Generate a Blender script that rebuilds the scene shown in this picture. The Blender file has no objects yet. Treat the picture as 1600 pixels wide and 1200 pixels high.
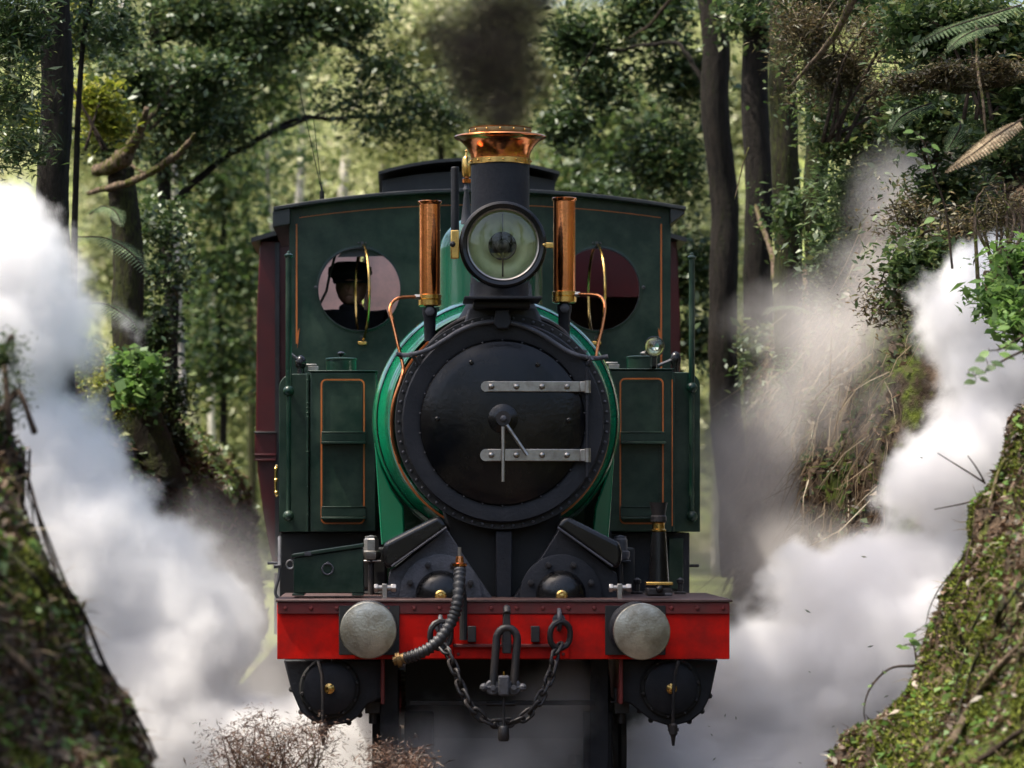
import bpy, bmesh, math, random
import numpy as np
from mathutils import Vector, Matrix, noise

random.seed(7); rng = np.random.default_rng(7)
S = bpy.context.scene
C = S.collection
PI = math.pi

# ------------------------------------------------------------------ camera
FPX = 5400.0                      # focal length in photo pixels (1600 wide)
CAMZ = 1.5
cam_d = bpy.data.cameras.new('camera')
cam = bpy.data.objects.new('camera', cam_d); C.objects.link(cam); S.camera = cam
cam_d.sensor_width = 36.0
cam_d.lens = FPX / 1600 * 36.0
cam_d.shift_x = (800 - 622) / 1600
cam_d.shift_y = (800 - 600) / 1600
cam_d.clip_start = 0.5; cam_d.clip_end = 600
cam.location = (0, 0, CAMZ); cam.rotation_euler = (PI / 2, 0, 0)
cam_d.dof.use_dof = True; cam_d.dof.focus_distance = 17.2; cam_d.dof.aperture_fstop = 3.2

# ------------------------------------------------------------------ light
SUN_EL, SUN_AZ = math.radians(64), math.radians(-100)   # azimuth from +Y towards +X
w = bpy.data.worlds.new('World'); S.world = w; w.use_nodes = True
nt = w.node_tree; nt.nodes.clear()
sk = nt.nodes.new('ShaderNodeTexSky'); sk.sky_type = 'NISHITA'; sk.sun_disc = False
sk.sun_elevation = SUN_EL; sk.sun_rotation = SUN_AZ; sk.air_density = 1.0; sk.dust_density = 5.0; sk.ozone_density = 1.0
bg = nt.nodes.new('ShaderNodeBackground'); bg.inputs[1].default_value = 0.135
wo = nt.nodes.new('ShaderNodeOutputWorld')
nt.links.new(sk.outputs[0], bg.inputs[0]); nt.links.new(bg.outputs[0], wo.inputs[0])
sd = bpy.data.lights.new('sun', 'SUN'); sd.energy = 3.3; sd.angle = math.radians(0.53); sd.color = (1.0, 0.93, 0.82)
so = bpy.data.objects.new('sun', sd); C.objects.link(so)
sdir = Vector((math.sin(SUN_AZ) * math.cos(SUN_EL), math.cos(SUN_AZ) * math.cos(SUN_EL), math.sin(SUN_EL)))
so.rotation_euler = sdir.to_track_quat('Z', 'Y').to_euler(); so.location = (0, 0, 30)
S.view_settings.view_transform = 'Standard'; S.view_settings.look = 'None'
S.view_settings.exposure = 1.3; S.view_settings.gamma = 1.0; S.view_settings.use_curve_mapping = False
S.render.engine = 'CYCLES'
cy = S.cycles
cy.use_denoising = True
try: cy.denoiser = 'OPENIMAGEDENOISE'
except Exception: pass
cy.max_bounces = 16; cy.diffuse_bounces = 3; cy.glossy_bounces = 4; cy.transmission_bounces = 6
cy.volume_bounces = 14; cy.transparent_max_bounces = 12
cy.volume_step_rate = 1.0; cy.volume_max_steps = 96
cy.sample_clamp_indirect = 6.0; cy.use_adaptive_sampling = True; cy.adaptive_threshold = 0.02
cy.caustics_reflective = False; cy.caustics_refractive = False

# ------------------------------------------------------------------ mesh helpers
def sharp(me, ang=0.6):
    bm = bmesh.new(); bm.from_mesh(me)
    for e in bm.edges:
        e.smooth = not (len(e.link_faces) == 2 and e.calc_face_angle(0) > ang) if len(e.link_faces) == 2 else True
    for f in bm.faces: f.smooth = True
    bm.to_mesh(me); bm.free()

class MB:
    """collects vertices and faces in the frame of the thing it belongs to"""
    def __init__(s): s.v = []; s.f = []
    def add(s, vs, fs):
        o = len(s.v); s.v += [tuple(v) for v in vs]; s.f += [[i + o for i in f] for f in fs]; return s
    def box(s, x0, x1, y0, y1, z0, z1):
        vs = [(x, y, z) for x in (x0, x1) for y in (y0, y1) for z in (z0, z1)]
        return s.add(vs, [(0,1,3,2),(4,6,7,5),(0,4,5,1),(2,3,7,6),(0,2,6,4),(1,5,7,3)])
    def lathe(s, prof, c=(0,0,0), axis='z', n=32, caps=True):
        """prof: list of (radius, height along axis)"""
        o = []; cx, cy_, cz = c
        for r, h in prof:
            for k in range(n):
                a = 2*PI*k/n; u, v = r*math.cos(a), r*math.sin(a)
                if axis == 'z': o.append((cx+u, cy_+v, cz+h))
                elif axis == 'y': o.append((cx+u, cy_+h, cz+v))
                else: o.append((cx+h, cy_+u, cz+v))
        fs = []
        for i in range(len(prof)-1):
            for k in range(n):
                a, b = i*n+k, i*n+(k+1)%n
                fs.append((a, b, b+n, a+n))
        if caps:
            fs.append(tuple(range(n))); fs.append(tuple((len(prof)-1)*n+k for k in range(n))[::-1])
        return s.add(o, fs)
    def cyl(s, p0, p1, r0, r1=None, n=16):
        return s.tube([p0, p1], [r0, r0 if r1 is None else r1], n)
    def tube(s, pts, rad, n=10, closed=False, caps=True, wob=0):
        pts = [Vector(p) for p in pts]; m = len(pts)
        if not hasattr(rad, '__len__'): rad = [rad]*m
        ups = None; o = []
        prev = None
        for i, p in enumerate(pts):
            if closed: t = (pts[(i+1) % m] - pts[i-1])
            else: t = pts[min(i+1, m-1)] - pts[max(i-1, 0)]
            t.normalize()
            if prev is None:
                a = Vector((0,0,1)) if abs(t.z) < .9 else Vector((1,0,0))
                u = t.cross(a).normalized()
            else:
                u = (prev - t*prev.dot(t)).normalized()
            prev = u; v = t.cross(u)
            for k in range(n):
                a = 2*PI*k/n; rr = rad[i]*(1+wob*random.uniform(-1,1))
                o.append(p + u*math.cos(a)*rr + v*math.sin(a)*rr)
        fs = []
        for i in range(m if closed else m-1):
            j = (i+1) % m
            for k in range(n): fs.append((i*n+k, i*n+(k+1)%n, j*n+(k+1)%n, j*n+k))
        if caps and not closed:
            fs.append(tuple(range(n))[::-1]); fs.append(tuple((m-1)*n+k for k in range(n)))
        return s.add(o, fs)
    def prism(s, poly, y0, y1):
        """poly in (x,z), extruded along y"""
        n = len(poly)
        vs = [(x, y0, z) for x, z in poly] + [(x, y1, z) for x, z in poly]
        fs = [tuple(range(n)), tuple(range(n, 2*n))[::-1]] + [(i, (i+1)%n, (i+1)%n+n, i+n) for i in range(n)]
        return s.add(vs, fs)
    def ball(s, c, r, n=12, sq=(1,1,1)):
        m = n//2; o = []; fs = []
        for i in range(1, m):
            a = PI*i/m
            for k in range(n):
                b = 2*PI*k/n
                o.append((c[0]+r*sq[0]*math.sin(a)*math.cos(b), c[1]+r*sq[1]*math.sin(a)*math.sin(b), c[2]+r*sq[2]*math.cos(a)))
        t = len(o); o += [(c[0],c[1],c[2]+r*sq[2]), (c[0],c[1],c[2]-r*sq[2])]
        for i in range(m-2):
            for k in range(n): fs.append((i*n+k, (i+1)*n+k, (i+1)*n+(k+1)%n, i*n+(k+1)%n))
        for k in range(n):
            fs.append((t, k, (k+1)%n)); fs.append((t+1, (m-2)*n+(k+1)%n, (m-2)*n+k))
        return s.add(o, fs)
    def plate(s, poly, c, r, y0, y1, n=48):
        """plate with the outline poly (x,z; convex) and a round hole; thickness y0..y1"""
        out = []
        for k in range(n):
            a = 2*PI*k/n; dx, dz = math.cos(a), math.sin(a); best = 1e9
            for i in range(len(poly)):
                (x1, z1), (x2, z2) = poly[i], poly[(i+1) % len(poly)]
                ex, ez = x2-x1, z2-z1; den = dx*ez - dz*ex
                if abs(den) < 1e-9: continue
                t = ((x1-c[0])*ez - (z1-c[1])*ex)/den; u = ((x1-c[0])*dz - (z1-c[1])*dx)/den
                if t > 0 and -1e-6 <= u <= 1+1e-6: best = min(best, t)
            out.append((c[0]+dx*best, c[1]+dz*best))
        # snap the ring samples nearest each corner onto it
        for px, pz in poly:
            k = min(range(n), key=lambda i: (out[i][0]-px)**2+(out[i][1]-pz)**2); out[k] = (px, pz)
        inn = [(c[0]+r*math.cos(2*PI*k/n), c[1]+r*math.sin(2*PI*k/n)) for k in range(n)]
        vs = [(x,y,z) for y in (y0,y1) for ring in (inn, out) for x,z in ring]
        fs = []
        for k in range(n):
            j = (k+1)%n
            fs += [(k,j,n+j,n+k), (2*n+k,3*n+k,3*n+j,2*n+j), (k,2*n+k,2*n+j,j), (n+k,n+j,3*n+j,3*n+k)]
        return s.add(vs, fs)
    def build(s, name, mat, parent=None, bevel=0, seg=2, ang=0.6, smooth=True, loc=None, kind=None, label=None):
        me = bpy.data.meshes.new(name); me.from_pydata(s.v, [], s.f); me.validate()
        bm = bmesh.new(); bm.from_mesh(me); bmesh.ops.recalc_face_normals(bm, faces=bm.faces); bm.to_mesh(me); bm.free()
        if smooth: sharp(me, ang)
        me.materials.append(mat)
        o = bpy.data.objects.new(name, me); C.objects.link(o)
        if parent: o.parent = parent
        if loc: o.location = loc
        if bevel:
            b = o.modifiers.new('bevel', 'BEVEL'); b.width = bevel; b.segments = seg; b.limit_method = 'ANGLE'; b.angle_limit = 0.6
            b.harden_normals = False
        if kind: o['kind'] = kind
        if label: o['label'] = label
        return o

def thing(name, label, cat, loc=(0,0,0), group=None):
    o = bpy.data.objects.new(name, None); C.objects.link(o); o.location = loc; o.empty_display_size = .1
    o['label'] = label; o['category'] = cat
    if group: o['group'] = group
    return o
def tag(o, label, cat, group=None):
    o['label'] = label; o['category'] = cat
    if group: o['group'] = group
    return o
def dup(o, parent, loc=None, rot=None):
    c = o.copy(); C.objects.link(c); c.parent = parent
    if loc is not None: c.location = loc
    if rot is not None: c.rotation_euler = rot
    return c
def spline(pts, n=8):
    """Catmull-Rom through pts"""
    P = [Vector(p) for p in pts]; P = [P[0]*2-P[1]] + P + [P[-1]*2-P[-2]]; out = []
    for i in range(1, len(P)-2):
        for k in range(n):
            t = k/n; a, b, c, d = P[i-1:i+3]
            out.append(0.5*((2*b)+(c-a)*t+(2*a-5*b+4*c-d)*t*t+(3*b-a-3*c+d)*t**3))
    out.append(P[-2]); return out
def W(px, py, d):
    """world point seen at photo pixel (px, py) at distance d along the line"""
    return Vector(((px-622)*d/FPX, d, CAMZ+(800-py)*d/FPX))

# ------------------------------------------------------------------ materials
def new_mat(name):
    m = bpy.data.materials.new(name); m.use_nodes = True; n = m.node_tree; n.nodes.clear()
    out = n.nodes.new('ShaderNodeOutputMaterial'); return m, n, out
def N(nt, t, **kw):
    n = nt.nodes.new(t)
    for k, v in kw.items():
        if k.startswith('i_'):
            key = k[2:]; key = int(key) if key.isdigit() else key
            n.inputs[key].default_value = v
        else: setattr(n, k, v)
    return n
def ramp(nt, stops, interp='LINEAR'):
    r = nt.nodes.new('ShaderNodeValToRGB'); cr = r.color_ramp; cr.interpolation = interp
    while len(cr.elements) < len(stops): cr.elements.new(0.5)
    for e, (p, c) in zip(cr.elements, stops): e.position = p; e.color = (*c, 1) if len(c) == 3 else c
    return r
def paint(name, col, dust=(0.09,0.08,0.06), dust_amt=.35, rough=.22, metal=0, coat=0, scale=5, bump=.04, rv=.2, spec=.5, var=None):
    m, nt, out = new_mat(name); L = nt.links
    p = N(nt, 'ShaderNodeBsdfPrincipled', i_Metallic=metal); p.inputs['Specular IOR Level'].default_value = spec
    if coat: p.inputs['Coat Weight'].default_value = coat; p.inputs['Coat Roughness'].default_value = .03
    tc = N(nt, 'ShaderNodeTexCoord')
    n1 = N(nt, 'ShaderNodeTexNoise', i_Scale=scale, i_Detail=6.0, i_Roughness=.65); L.new(tc.outputs['Object'], n1.inputs['Vector'])
    n2 = N(nt, 'ShaderNodeTexNoise', i_Scale=scale*9, i_Detail=4.0); L.new(tc.outputs['Object'], n2.inputs['Vector'])
    r1 = ramp(nt, [(0.4, (0,0,0)), (0.66, (1,1,1))]); L.new(n1.outputs[0], r1.inputs[0])
    mu = N(nt, 'ShaderNodeMath', operation='MULTIPLY', i_1=dust_amt); L.new(r1.outputs[0], mu.inputs[0])
    mx = N(nt, 'ShaderNodeMix', data_type='RGBA'); L.new(mu.outputs[0], mx.inputs[0])
    mx.inputs[6].default_value = (*col, 1); mx.inputs[7].default_value = (*dust, 1)
    L.new(mx.outputs[2], p.inputs['Base Color'])
    mr = N(nt, 'ShaderNodeMapRange'); mr.inputs[3].default_value = rough; mr.inputs[4].default_value = rough+rv
    L.new(n1.outputs[0], mr.inputs[0]); L.new(mr.outputs[0], p.inputs['Roughness'])
    b = N(nt, 'ShaderNodeBump', i_Strength=bump, i_Distance=.01); L.new(n2.outputs[0], b.inputs['Height']); L.new(b.outputs[0], p.inputs['Normal'])
    L.new(p.outputs[0], out.inputs[0]); return m

M = {}
M['green'] = paint('green_enamel', (.003,.17,.075), (.03,.12,.07), .2, rough=.12, coat=.7, scale=3, bump=.02, rv=.12)
M['dark_green'] = paint('dark_green_enamel', (.002,.018,.011), (.05,.075,.05), .6, rough=.14, coat=.15, scale=3.6, bump=.06, rv=.45, spec=.3)
M['black_matt'] = paint('smokebox_black', (.011,.012,.016), (.026,.026,.03), .6, rough=.45, scale=7, bump=.2, rv=.2, spec=.3)
M['black_gloss'] = paint('black_enamel', (.004,.004,.005), (.022,.02,.017), .4, rough=.13, coat=.12, scale=4, bump=.05, rv=.25, spec=.35)
M['iron'] = paint('dark_iron', (.02,.02,.022), (.05,.035,.026), .5, rough=.38, metal=.3, scale=14, bump=.2, rv=.25)
M['iron_light'] = paint('worn_and_sunlit_iron', (.075,.075,.085), (.03,.03,.03), .6, rough=.45, metal=.2, scale=12, bump=.35)
M['steel'] = paint('bare_steel', (.42,.40,.37), (.16,.13,.1), .55, rough=.3, metal=1, scale=18, bump=.1)
M['buffer_steel'] = paint('worn_buffer_steel', (.46,.44,.37), (.2,.17,.12), .8, rough=.24, metal=.85, scale=11, bump=.15, rv=.25)
M['green_mid'] = paint('dome_green_enamel', (.002,.06,.034), (.02,.06,.04), .3, rough=.14, coat=.4, scale=4, bump=.03, rv=.15)
M['red'] = paint('red_enamel', (.62,.008,.003), (.14,.012,.009), .7, rough=.42, coat=0, scale=6, bump=.03, spec=.15)
M['dark_red'] = paint('dull_and_shaded_red', (.14,.012,.01), (.07,.02,.015), .6, rough=.45, scale=12, bump=.1)
M['carriage_red'] = paint('maroon_carriage_paint', (.085,.008,.01), (.04,.01,.01), .5, rough=.3, scale=3, bump=.05)
M['copper'] = paint('polished_copper', (.85,.33,.13), (.45,.16,.07), .6, rough=.08, metal=1, scale=7, bump=.06, rv=.14)
M['brass'] = paint('polished_brass', (.78,.5,.16), (.35,.22,.08), .5, rough=.14, metal=1, scale=16, bump=.05, rv=.15)
M['orange'] = paint('orange_lining', (.5,.13,.02), (.3,.08,.02), .4, rough=.35, scale=10)
M['roof_black'] = paint('black_roof', (.014,.016,.018), (.05,.05,.05), .4, rough=.35, scale=5, bump=.08)
M['plate_brown'] = paint('brown_footplate', (.05,.022,.018), (.1,.06,.05), .6, rough=.5, scale=12, bump=.15)
M['dark'] = paint('sooty_black', (.008,.008,.008), (.02,.018,.016), .5, rough=.6, scale=6)
M['door_black'] = paint('oiled_black_door', (.003,.0035,.005), (.022,.018,.013), .5, rough=.1, scale=5, bump=.12, rv=.25, spec=.3)
M['rubber'] = paint('black_rubber', (.018,.018,.02), (.05,.05,.05), .4, rough=.4, scale=14, bump=.1)
M['steam_pink'] = paint('pale_pink_steam_tone', (.9,.56,.47), (.5,.34,.3), .7, rough=.6, scale=5)  # pink of steam seen through the cab, put into a panel colour
M['rust'] = paint('rusty_rail', (.12,.05,.03), (.06,.03,.02), .6, rough=.6, metal=.3, scale=20, bump=.3)
M['skin'] = paint('skin', (.35,.17,.11), (.25,.1,.07), .3, rough=.5)
M['cloth'] = paint('black_cloth', (.008,.008,.01), (.015,.015,.018), .5, rough=.9, scale=20, bump=.3)
M['wood'] = paint('grey_timber', (.14,.1,.07), (.06,.045,.03), .6, rough=.8, scale=8, bump=.6)
M['brass_dull'] = paint('tarnished_brass', (.3,.19,.08), (.1,.07,.04), .6, rough=.35, metal=.9, scale=20, bump=.15)
M['lamp_silver'] = paint('forest_lit_reflector', (.8,.84,.6), (.6,.66,.38), .6, rough=.35, metal=.1, scale=12, bump=.02, rv=.2)  # pale yellow-green puts the mirrored sunlit forest into the colour
M['white_steel'] = paint('bright_reflector', (.8,.8,.78), (.6,.6,.55), .3, rough=.07, metal=1, scale=6, bump=.02, rv=.05)
def glass_mat(name, tint, amt, rough=.02):
    m, nt, out = new_mat(name); L = nt.links
    t = N(nt, 'ShaderNodeBsdfTransparent'); t.inputs[0].default_value = (*tint, 1)
    g = N(nt, 'ShaderNodeBsdfGlossy', i_Roughness=rough); g.inputs[0].default_value = (.95,.95,.95,1)
    fr = N(nt, 'ShaderNodeFresnel', i_IOR=1.4); a = N(nt, 'ShaderNodeMath', operation='ADD', i_1=amt); L.new(fr.outputs[0], a.inputs[0])
    mx = N(nt, 'ShaderNodeMixShader'); L.new(a.outputs[0], mx.inputs[0]); L.new(t.outputs[0], mx.inputs[1]); L.new(g.outputs[0], mx.inputs[2])
    L.new(mx.outputs[0], out.inputs[0]); return m
M['glass'] = glass_mat('lamp_glass', (.93,.96,.85), .03)  # slight yellow-green tint repeats the forest reflection in the lens
M['window_glass'] = glass_mat('window_glass', (.5,.52,.5), .04)
# ================================================================== LOCOMOTIVE (local frame: x across, y back from the buffer beam, z above rail)
LX, LY = (786-622)*16/FPX, 16.0
loco = thing('steam_locomotive', 'dark green and black tank engine with red buffer beam, copper capped chimney and round headlamp', 'locomotive', (LX, LY, 0))
def q(px, py, y): return ((px-622)*(LY+y)/FPX-LX, CAMZ+(800-py)*(LY+y)/FPX)
def qx(px, y): return q(px, 0, y)[0]
def qz(py, y): return q(0, py, y)[1]
def sz(n, y): return n*(LY+y)/FPX
def Q(px, py, y): a = q(px, py, y); return (a[0], y, a[1])

# --- buffer beam
zt, zb = qz(941,0), qz(1030,0)
x0, x1 = qx(433,0), qx(1140,0)
beam = MB().box(x0, x1, 0, .03, zb, zt).build('buffer_beam', M['red'], loco, .003)
MB().box(x0-.006, x1+.012, -.02, 1.35, zt+.001, zt+.012).build('footplate', M['plate_brown'], loco, .002)
MB().box(x0+.002, x1-.002, -.012, -.002, qz(959,0), zt).build('angle_iron', M['dark_red'], beam, .002)  # darker red carries the shade along the top of the beam
# seams and raised centre plate
MB().box(qx(618,0), qx(708,0), -.006, -.001, zb+.004, qz(960,0)).build('doubling_plate', M['red'], beam, .002)
MB().box(qx(708,0)+.004, qx(889,0), -.008, -.001, zb+.004, qz(960,0)).build('doubling_plate', M['red'], beam, .002)
MB().box(qx(708,0), qx(872,0), -.03, -.009, qz(1011,0), qz(1006,0)).build('draw_ledge', M['dark_red'], beam, .002)
rv = MB()
for k in range(18):
    px = 446+k*40.2
    rv.ball((qx(px,0), -.013, qz(950,0)), .011, 8, (1,.6,1))
for px in (700, 716, 880, 872):
    for py in (968, 1022): rv.ball((qx(px,0), -.009, qz(py,0)), .008, 8, (1,.5,1))
rv.build('rivets', M['dark_red'], beam, kind='stuff')
for px in (737, 836):
    c = q(px, 990, 0)
    MB().box(c[0]-.02, c[0]+.02, -.045, -.009, c[1]-.038, c[1]+.036).build('bracket', M['iron'], beam, .003)
# --- buffers
for k, (px, py) in enumerate(((575.5, 985), (1003, 987))):
    x, z = q(px, py, -.45)
    x2 = qx(px+4, 0)
    b = MB()
    r = sz(44.5, -.45)
    b.lathe([(r-.012,.03),(r,.02),(r,.004),(r-.004,-.002),(r-.012,-.0035),(r*.8,-.008),(r*.6,-.0125),(r*.3,-.0165),(.001,-.018)], (x,-.45,z), 'y', 64, False)
    b.lathe([(r-.012,.03),(.001,.03)], (x,-.45,z), 'y', 64, False)
    bo = b.build('buffer', M['buffer_steel'], loco, label=('left buffer head, bare steel with brownish patina','right buffer head, bare steel with scratched centre')[k])
    MB().lathe([(.05,-.42),(.05,-.26)], (x,0,z), 'y', 24).build('buffer_stem', M['steel'], bo)
    MB().lathe([(.085,-.27),(.085,-.25),(.11,-.06),(.125,-.045),(.125,-.01)], (x,0,z), 'y', 32).build('buffer_socket', M['black_matt'], bo)
    MB().box(x-.14, x+.14, -.018, -.013, zb+.02, zt-.015).build('buffer_plate', M['dark'], bo, .003)
# --- draw hook
dh = MB()
hx, hz = q(789, 990, 0)
dh.prism([(hx-.012,hz+.11),(hx+.012,hz+.11),(hx+.02,hz+.02),(hx+.02,hz-.08),(hx-.02,hz-.08),(hx-.02,hz+.02)], -.3, -.22)
dh.box(hx-.018, hx+.018, -.25, -.005, hz-.05, hz+.0)
dh.tube(spline([(hx,-.3,hz+.1),(hx,-.27,hz+.125),(hx,-.2,hz+.1),(hx,-.17,hz+.03),(hx,-.05,hz-.02)],6), .017, 12)
hook = dh.build('draw_hook', M['iron'], loco, .004)
cp = MB(); xl, xr = qx(770,-.3), qx(802.5,-.3); zc0, zc1 = qz(1000,-.3), qz(1074,-.3)
cp.tube([(xl,-.3,zc1)]+[(hx+(xr-xl)/2*math.cos(a)-0.0, -.29, zc0+.055*math.sin(a)) for a in np.linspace(PI,0,12)]+[(xr,-.3,zc1)], .018, 12)
cup = cp.build('screw_coupling', M['iron'], loco)
tp = MB()
for x in (xl, xr):
    tp.lathe([(.03,-.012),(.036,-.006),(.036,.02),(.028,.026)], (x,-.3,zc1), 'y', 20)
    tp.cyl((x,-.315,zc1),(x,-.345,zc1),.012)
tp.cyl((xl-.035,-.3,zc1),(xr+.035,-.3,zc1),.014)
for x in (xl-.04, xr+.04): tp.ball((x,-.3,zc1),.02,10)
tp.build('trunnion', M['iron_light'], cup)
bx = (qx(787,-.3))
MB().box(bx-.026,bx+.026,-.335,-.27,qz(1087,-.3),qz(1055,-.3)).build('coupling_nut', M['iron_light'], cup, .01, 3)
MB().cyl((bx,-.3,qz(1055,-.3)),(bx,-.3,qz(1049,-.3)),.006).build('grease_cap', M['brass'], cup)
MB().cyl((bx,-.3,qz(1087,-.3)),(bx,-.3,qz(1140,-.3)),.007).build('coupling_screw', M['iron'], cup)
MB().lathe([(.018,.035),(.024,.025),(.026,-.025),(.02,-.035)], (bx,-.3,qz(1146,-.3)), 'z', 20).build('coupling_weight', M['iron'], cup)
# --- safety chains (links are sub-parts)
def link_mesh(l, wd, r):
    pts = [(wd*math.cos(a), 0, (l-wd)+wd*math.sin(a)) for a in np.linspace(0,PI,8)] + [(wd*math.cos(a), 0, -(l-wd)+wd*math.sin(a)) for a in np.linspace(PI,2*PI,8)]
    return MB().tube(pts, r, 8, closed=True)
def chain(pts, step, root):
    P = spline(pts, 16); d = [0]
    for a, b in zip(P, P[1:]): d.append(d[-1]+(b-a).length)
    first = None; s = step*.4; k = 0
    while s < d[-1]:
        i = max(j for j in range(len(d)) if d[j] <= s); i = min(i, len(P)-2)
        p = P[i].lerp(P[i+1], (s-d[i])/max(1e-6, d[i+1]-d[i])); t = (P[i+1]-P[i]).normalized()
        rot = (t.to_track_quat('Z','Y').to_matrix() @ Matrix.Rotation(PI/2*(k%2)+.35,3,'Z')).to_euler()
        if first is None: first = link_mesh(step*.72, step*.36, step*.15).build('link', M['iron'], root); o = first
        else: o = dup(first, root)
        o.location = p; o.rotation_euler = rot; s += step; k += 1
e1, e2 = q(873,975,0), q(688,985,0)
for k, (e, pts) in enumerate(((e1, [(874,1008),(868,1022),(862,1050),(853,1072),(840,1098),(822,1118),(803,1128),(788,1130)]),
                              (e2, [(690,1008),(700,1022),(712,1050),(722,1078),(736,1104),(754,1122),(770,1130),(787,1131)]))):
    root = bpy.data.objects.new('safety_chain', None); C.objects.link(root); root.parent = loco
    eb = MB(); eb.tube([(e[0]+.0,-.03-.05*math.sin(a),e[1]+.045*math.cos(a)+.02) for a in np.linspace(0,2*PI,14,endpoint=False)], .011, 8, closed=True)
    eb.cyl((e[0],-.02,e[1]+.02),(e[0],-.002,e[1]+.02),.03)
    eb.build('eye_bolt', M['iron_light'], root)
    rg = link_mesh(.062,.05,.0145).build('ring', M['iron'], root); c = q((875,688)[k],(992,992)[k],-.06); rg.location = (c[0],-.07,c[1]); rg.rotation_euler = (0.1,0,.35)
    chain([Q(a, b, -.2 if i > 3 else -.08-.03*i) for i, (a, b) in enumerate(pts)], .052, root)
# --- brake hose
hp = spline([Q(718,884,-.16),Q(718,905,-.2),Q(715,940,-.24),Q(708,965,-.25),Q(693,992,-.27),Q(672,1012,-.28),Q(650,1023,-.27),Q(630,1030,-.25)], 14)
hose = MB().tube(hp, [.025+.002*(1 if (i//2)%2 else -1) for i in range(len(hp))], 16).build('brake_hose', M['rubber'], loco, ang=2)
rb = MB(); acc = 0
for i in range(2, len(hp)-2, 4):
    t = (hp[i+1]-hp[i-1]).normalized(); rb.tube([hp[i]-t*.004, hp[i]+t*.004], .0285, 16)
rb.build('hose_ribs', M['rubber'], hose, kind='stuff')
MB().lathe([(.02,0),(.034,.004),(.034,.016),(.02,.02),(.016,.05)], (hp[0].x,hp[0].y,hp[0].z-.006), 'z', 20).build('hose_clamp', M['copper'], hose)
MB().tube([hp[0]+Vector((0,0,.04)), hp[0]+Vector((0,0,.085))], .008, 8).build('hose_nipple', M['steel'], hose)
e = hp[-1]
MB().tube([e+Vector((.02,0,.006)), e+Vector((-.01,0,0)), e+Vector((-.012,0,0)), e+Vector((-.03,0,-.006)), e+Vector((-.032,0,-.006)), e+Vector((-.045,0,-.01))], [.026,.026,.036,.036,.022,.022], 14).build('hose_coupling', M['brass_dull'], hose)
MB().tube([Q(717,884,-.16), Q(722,920,-.05), Q(724,940,-.03), Q(724,1000,-.03)], .018, 10).build('hose_pipe', M['dark'], hose)

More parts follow.
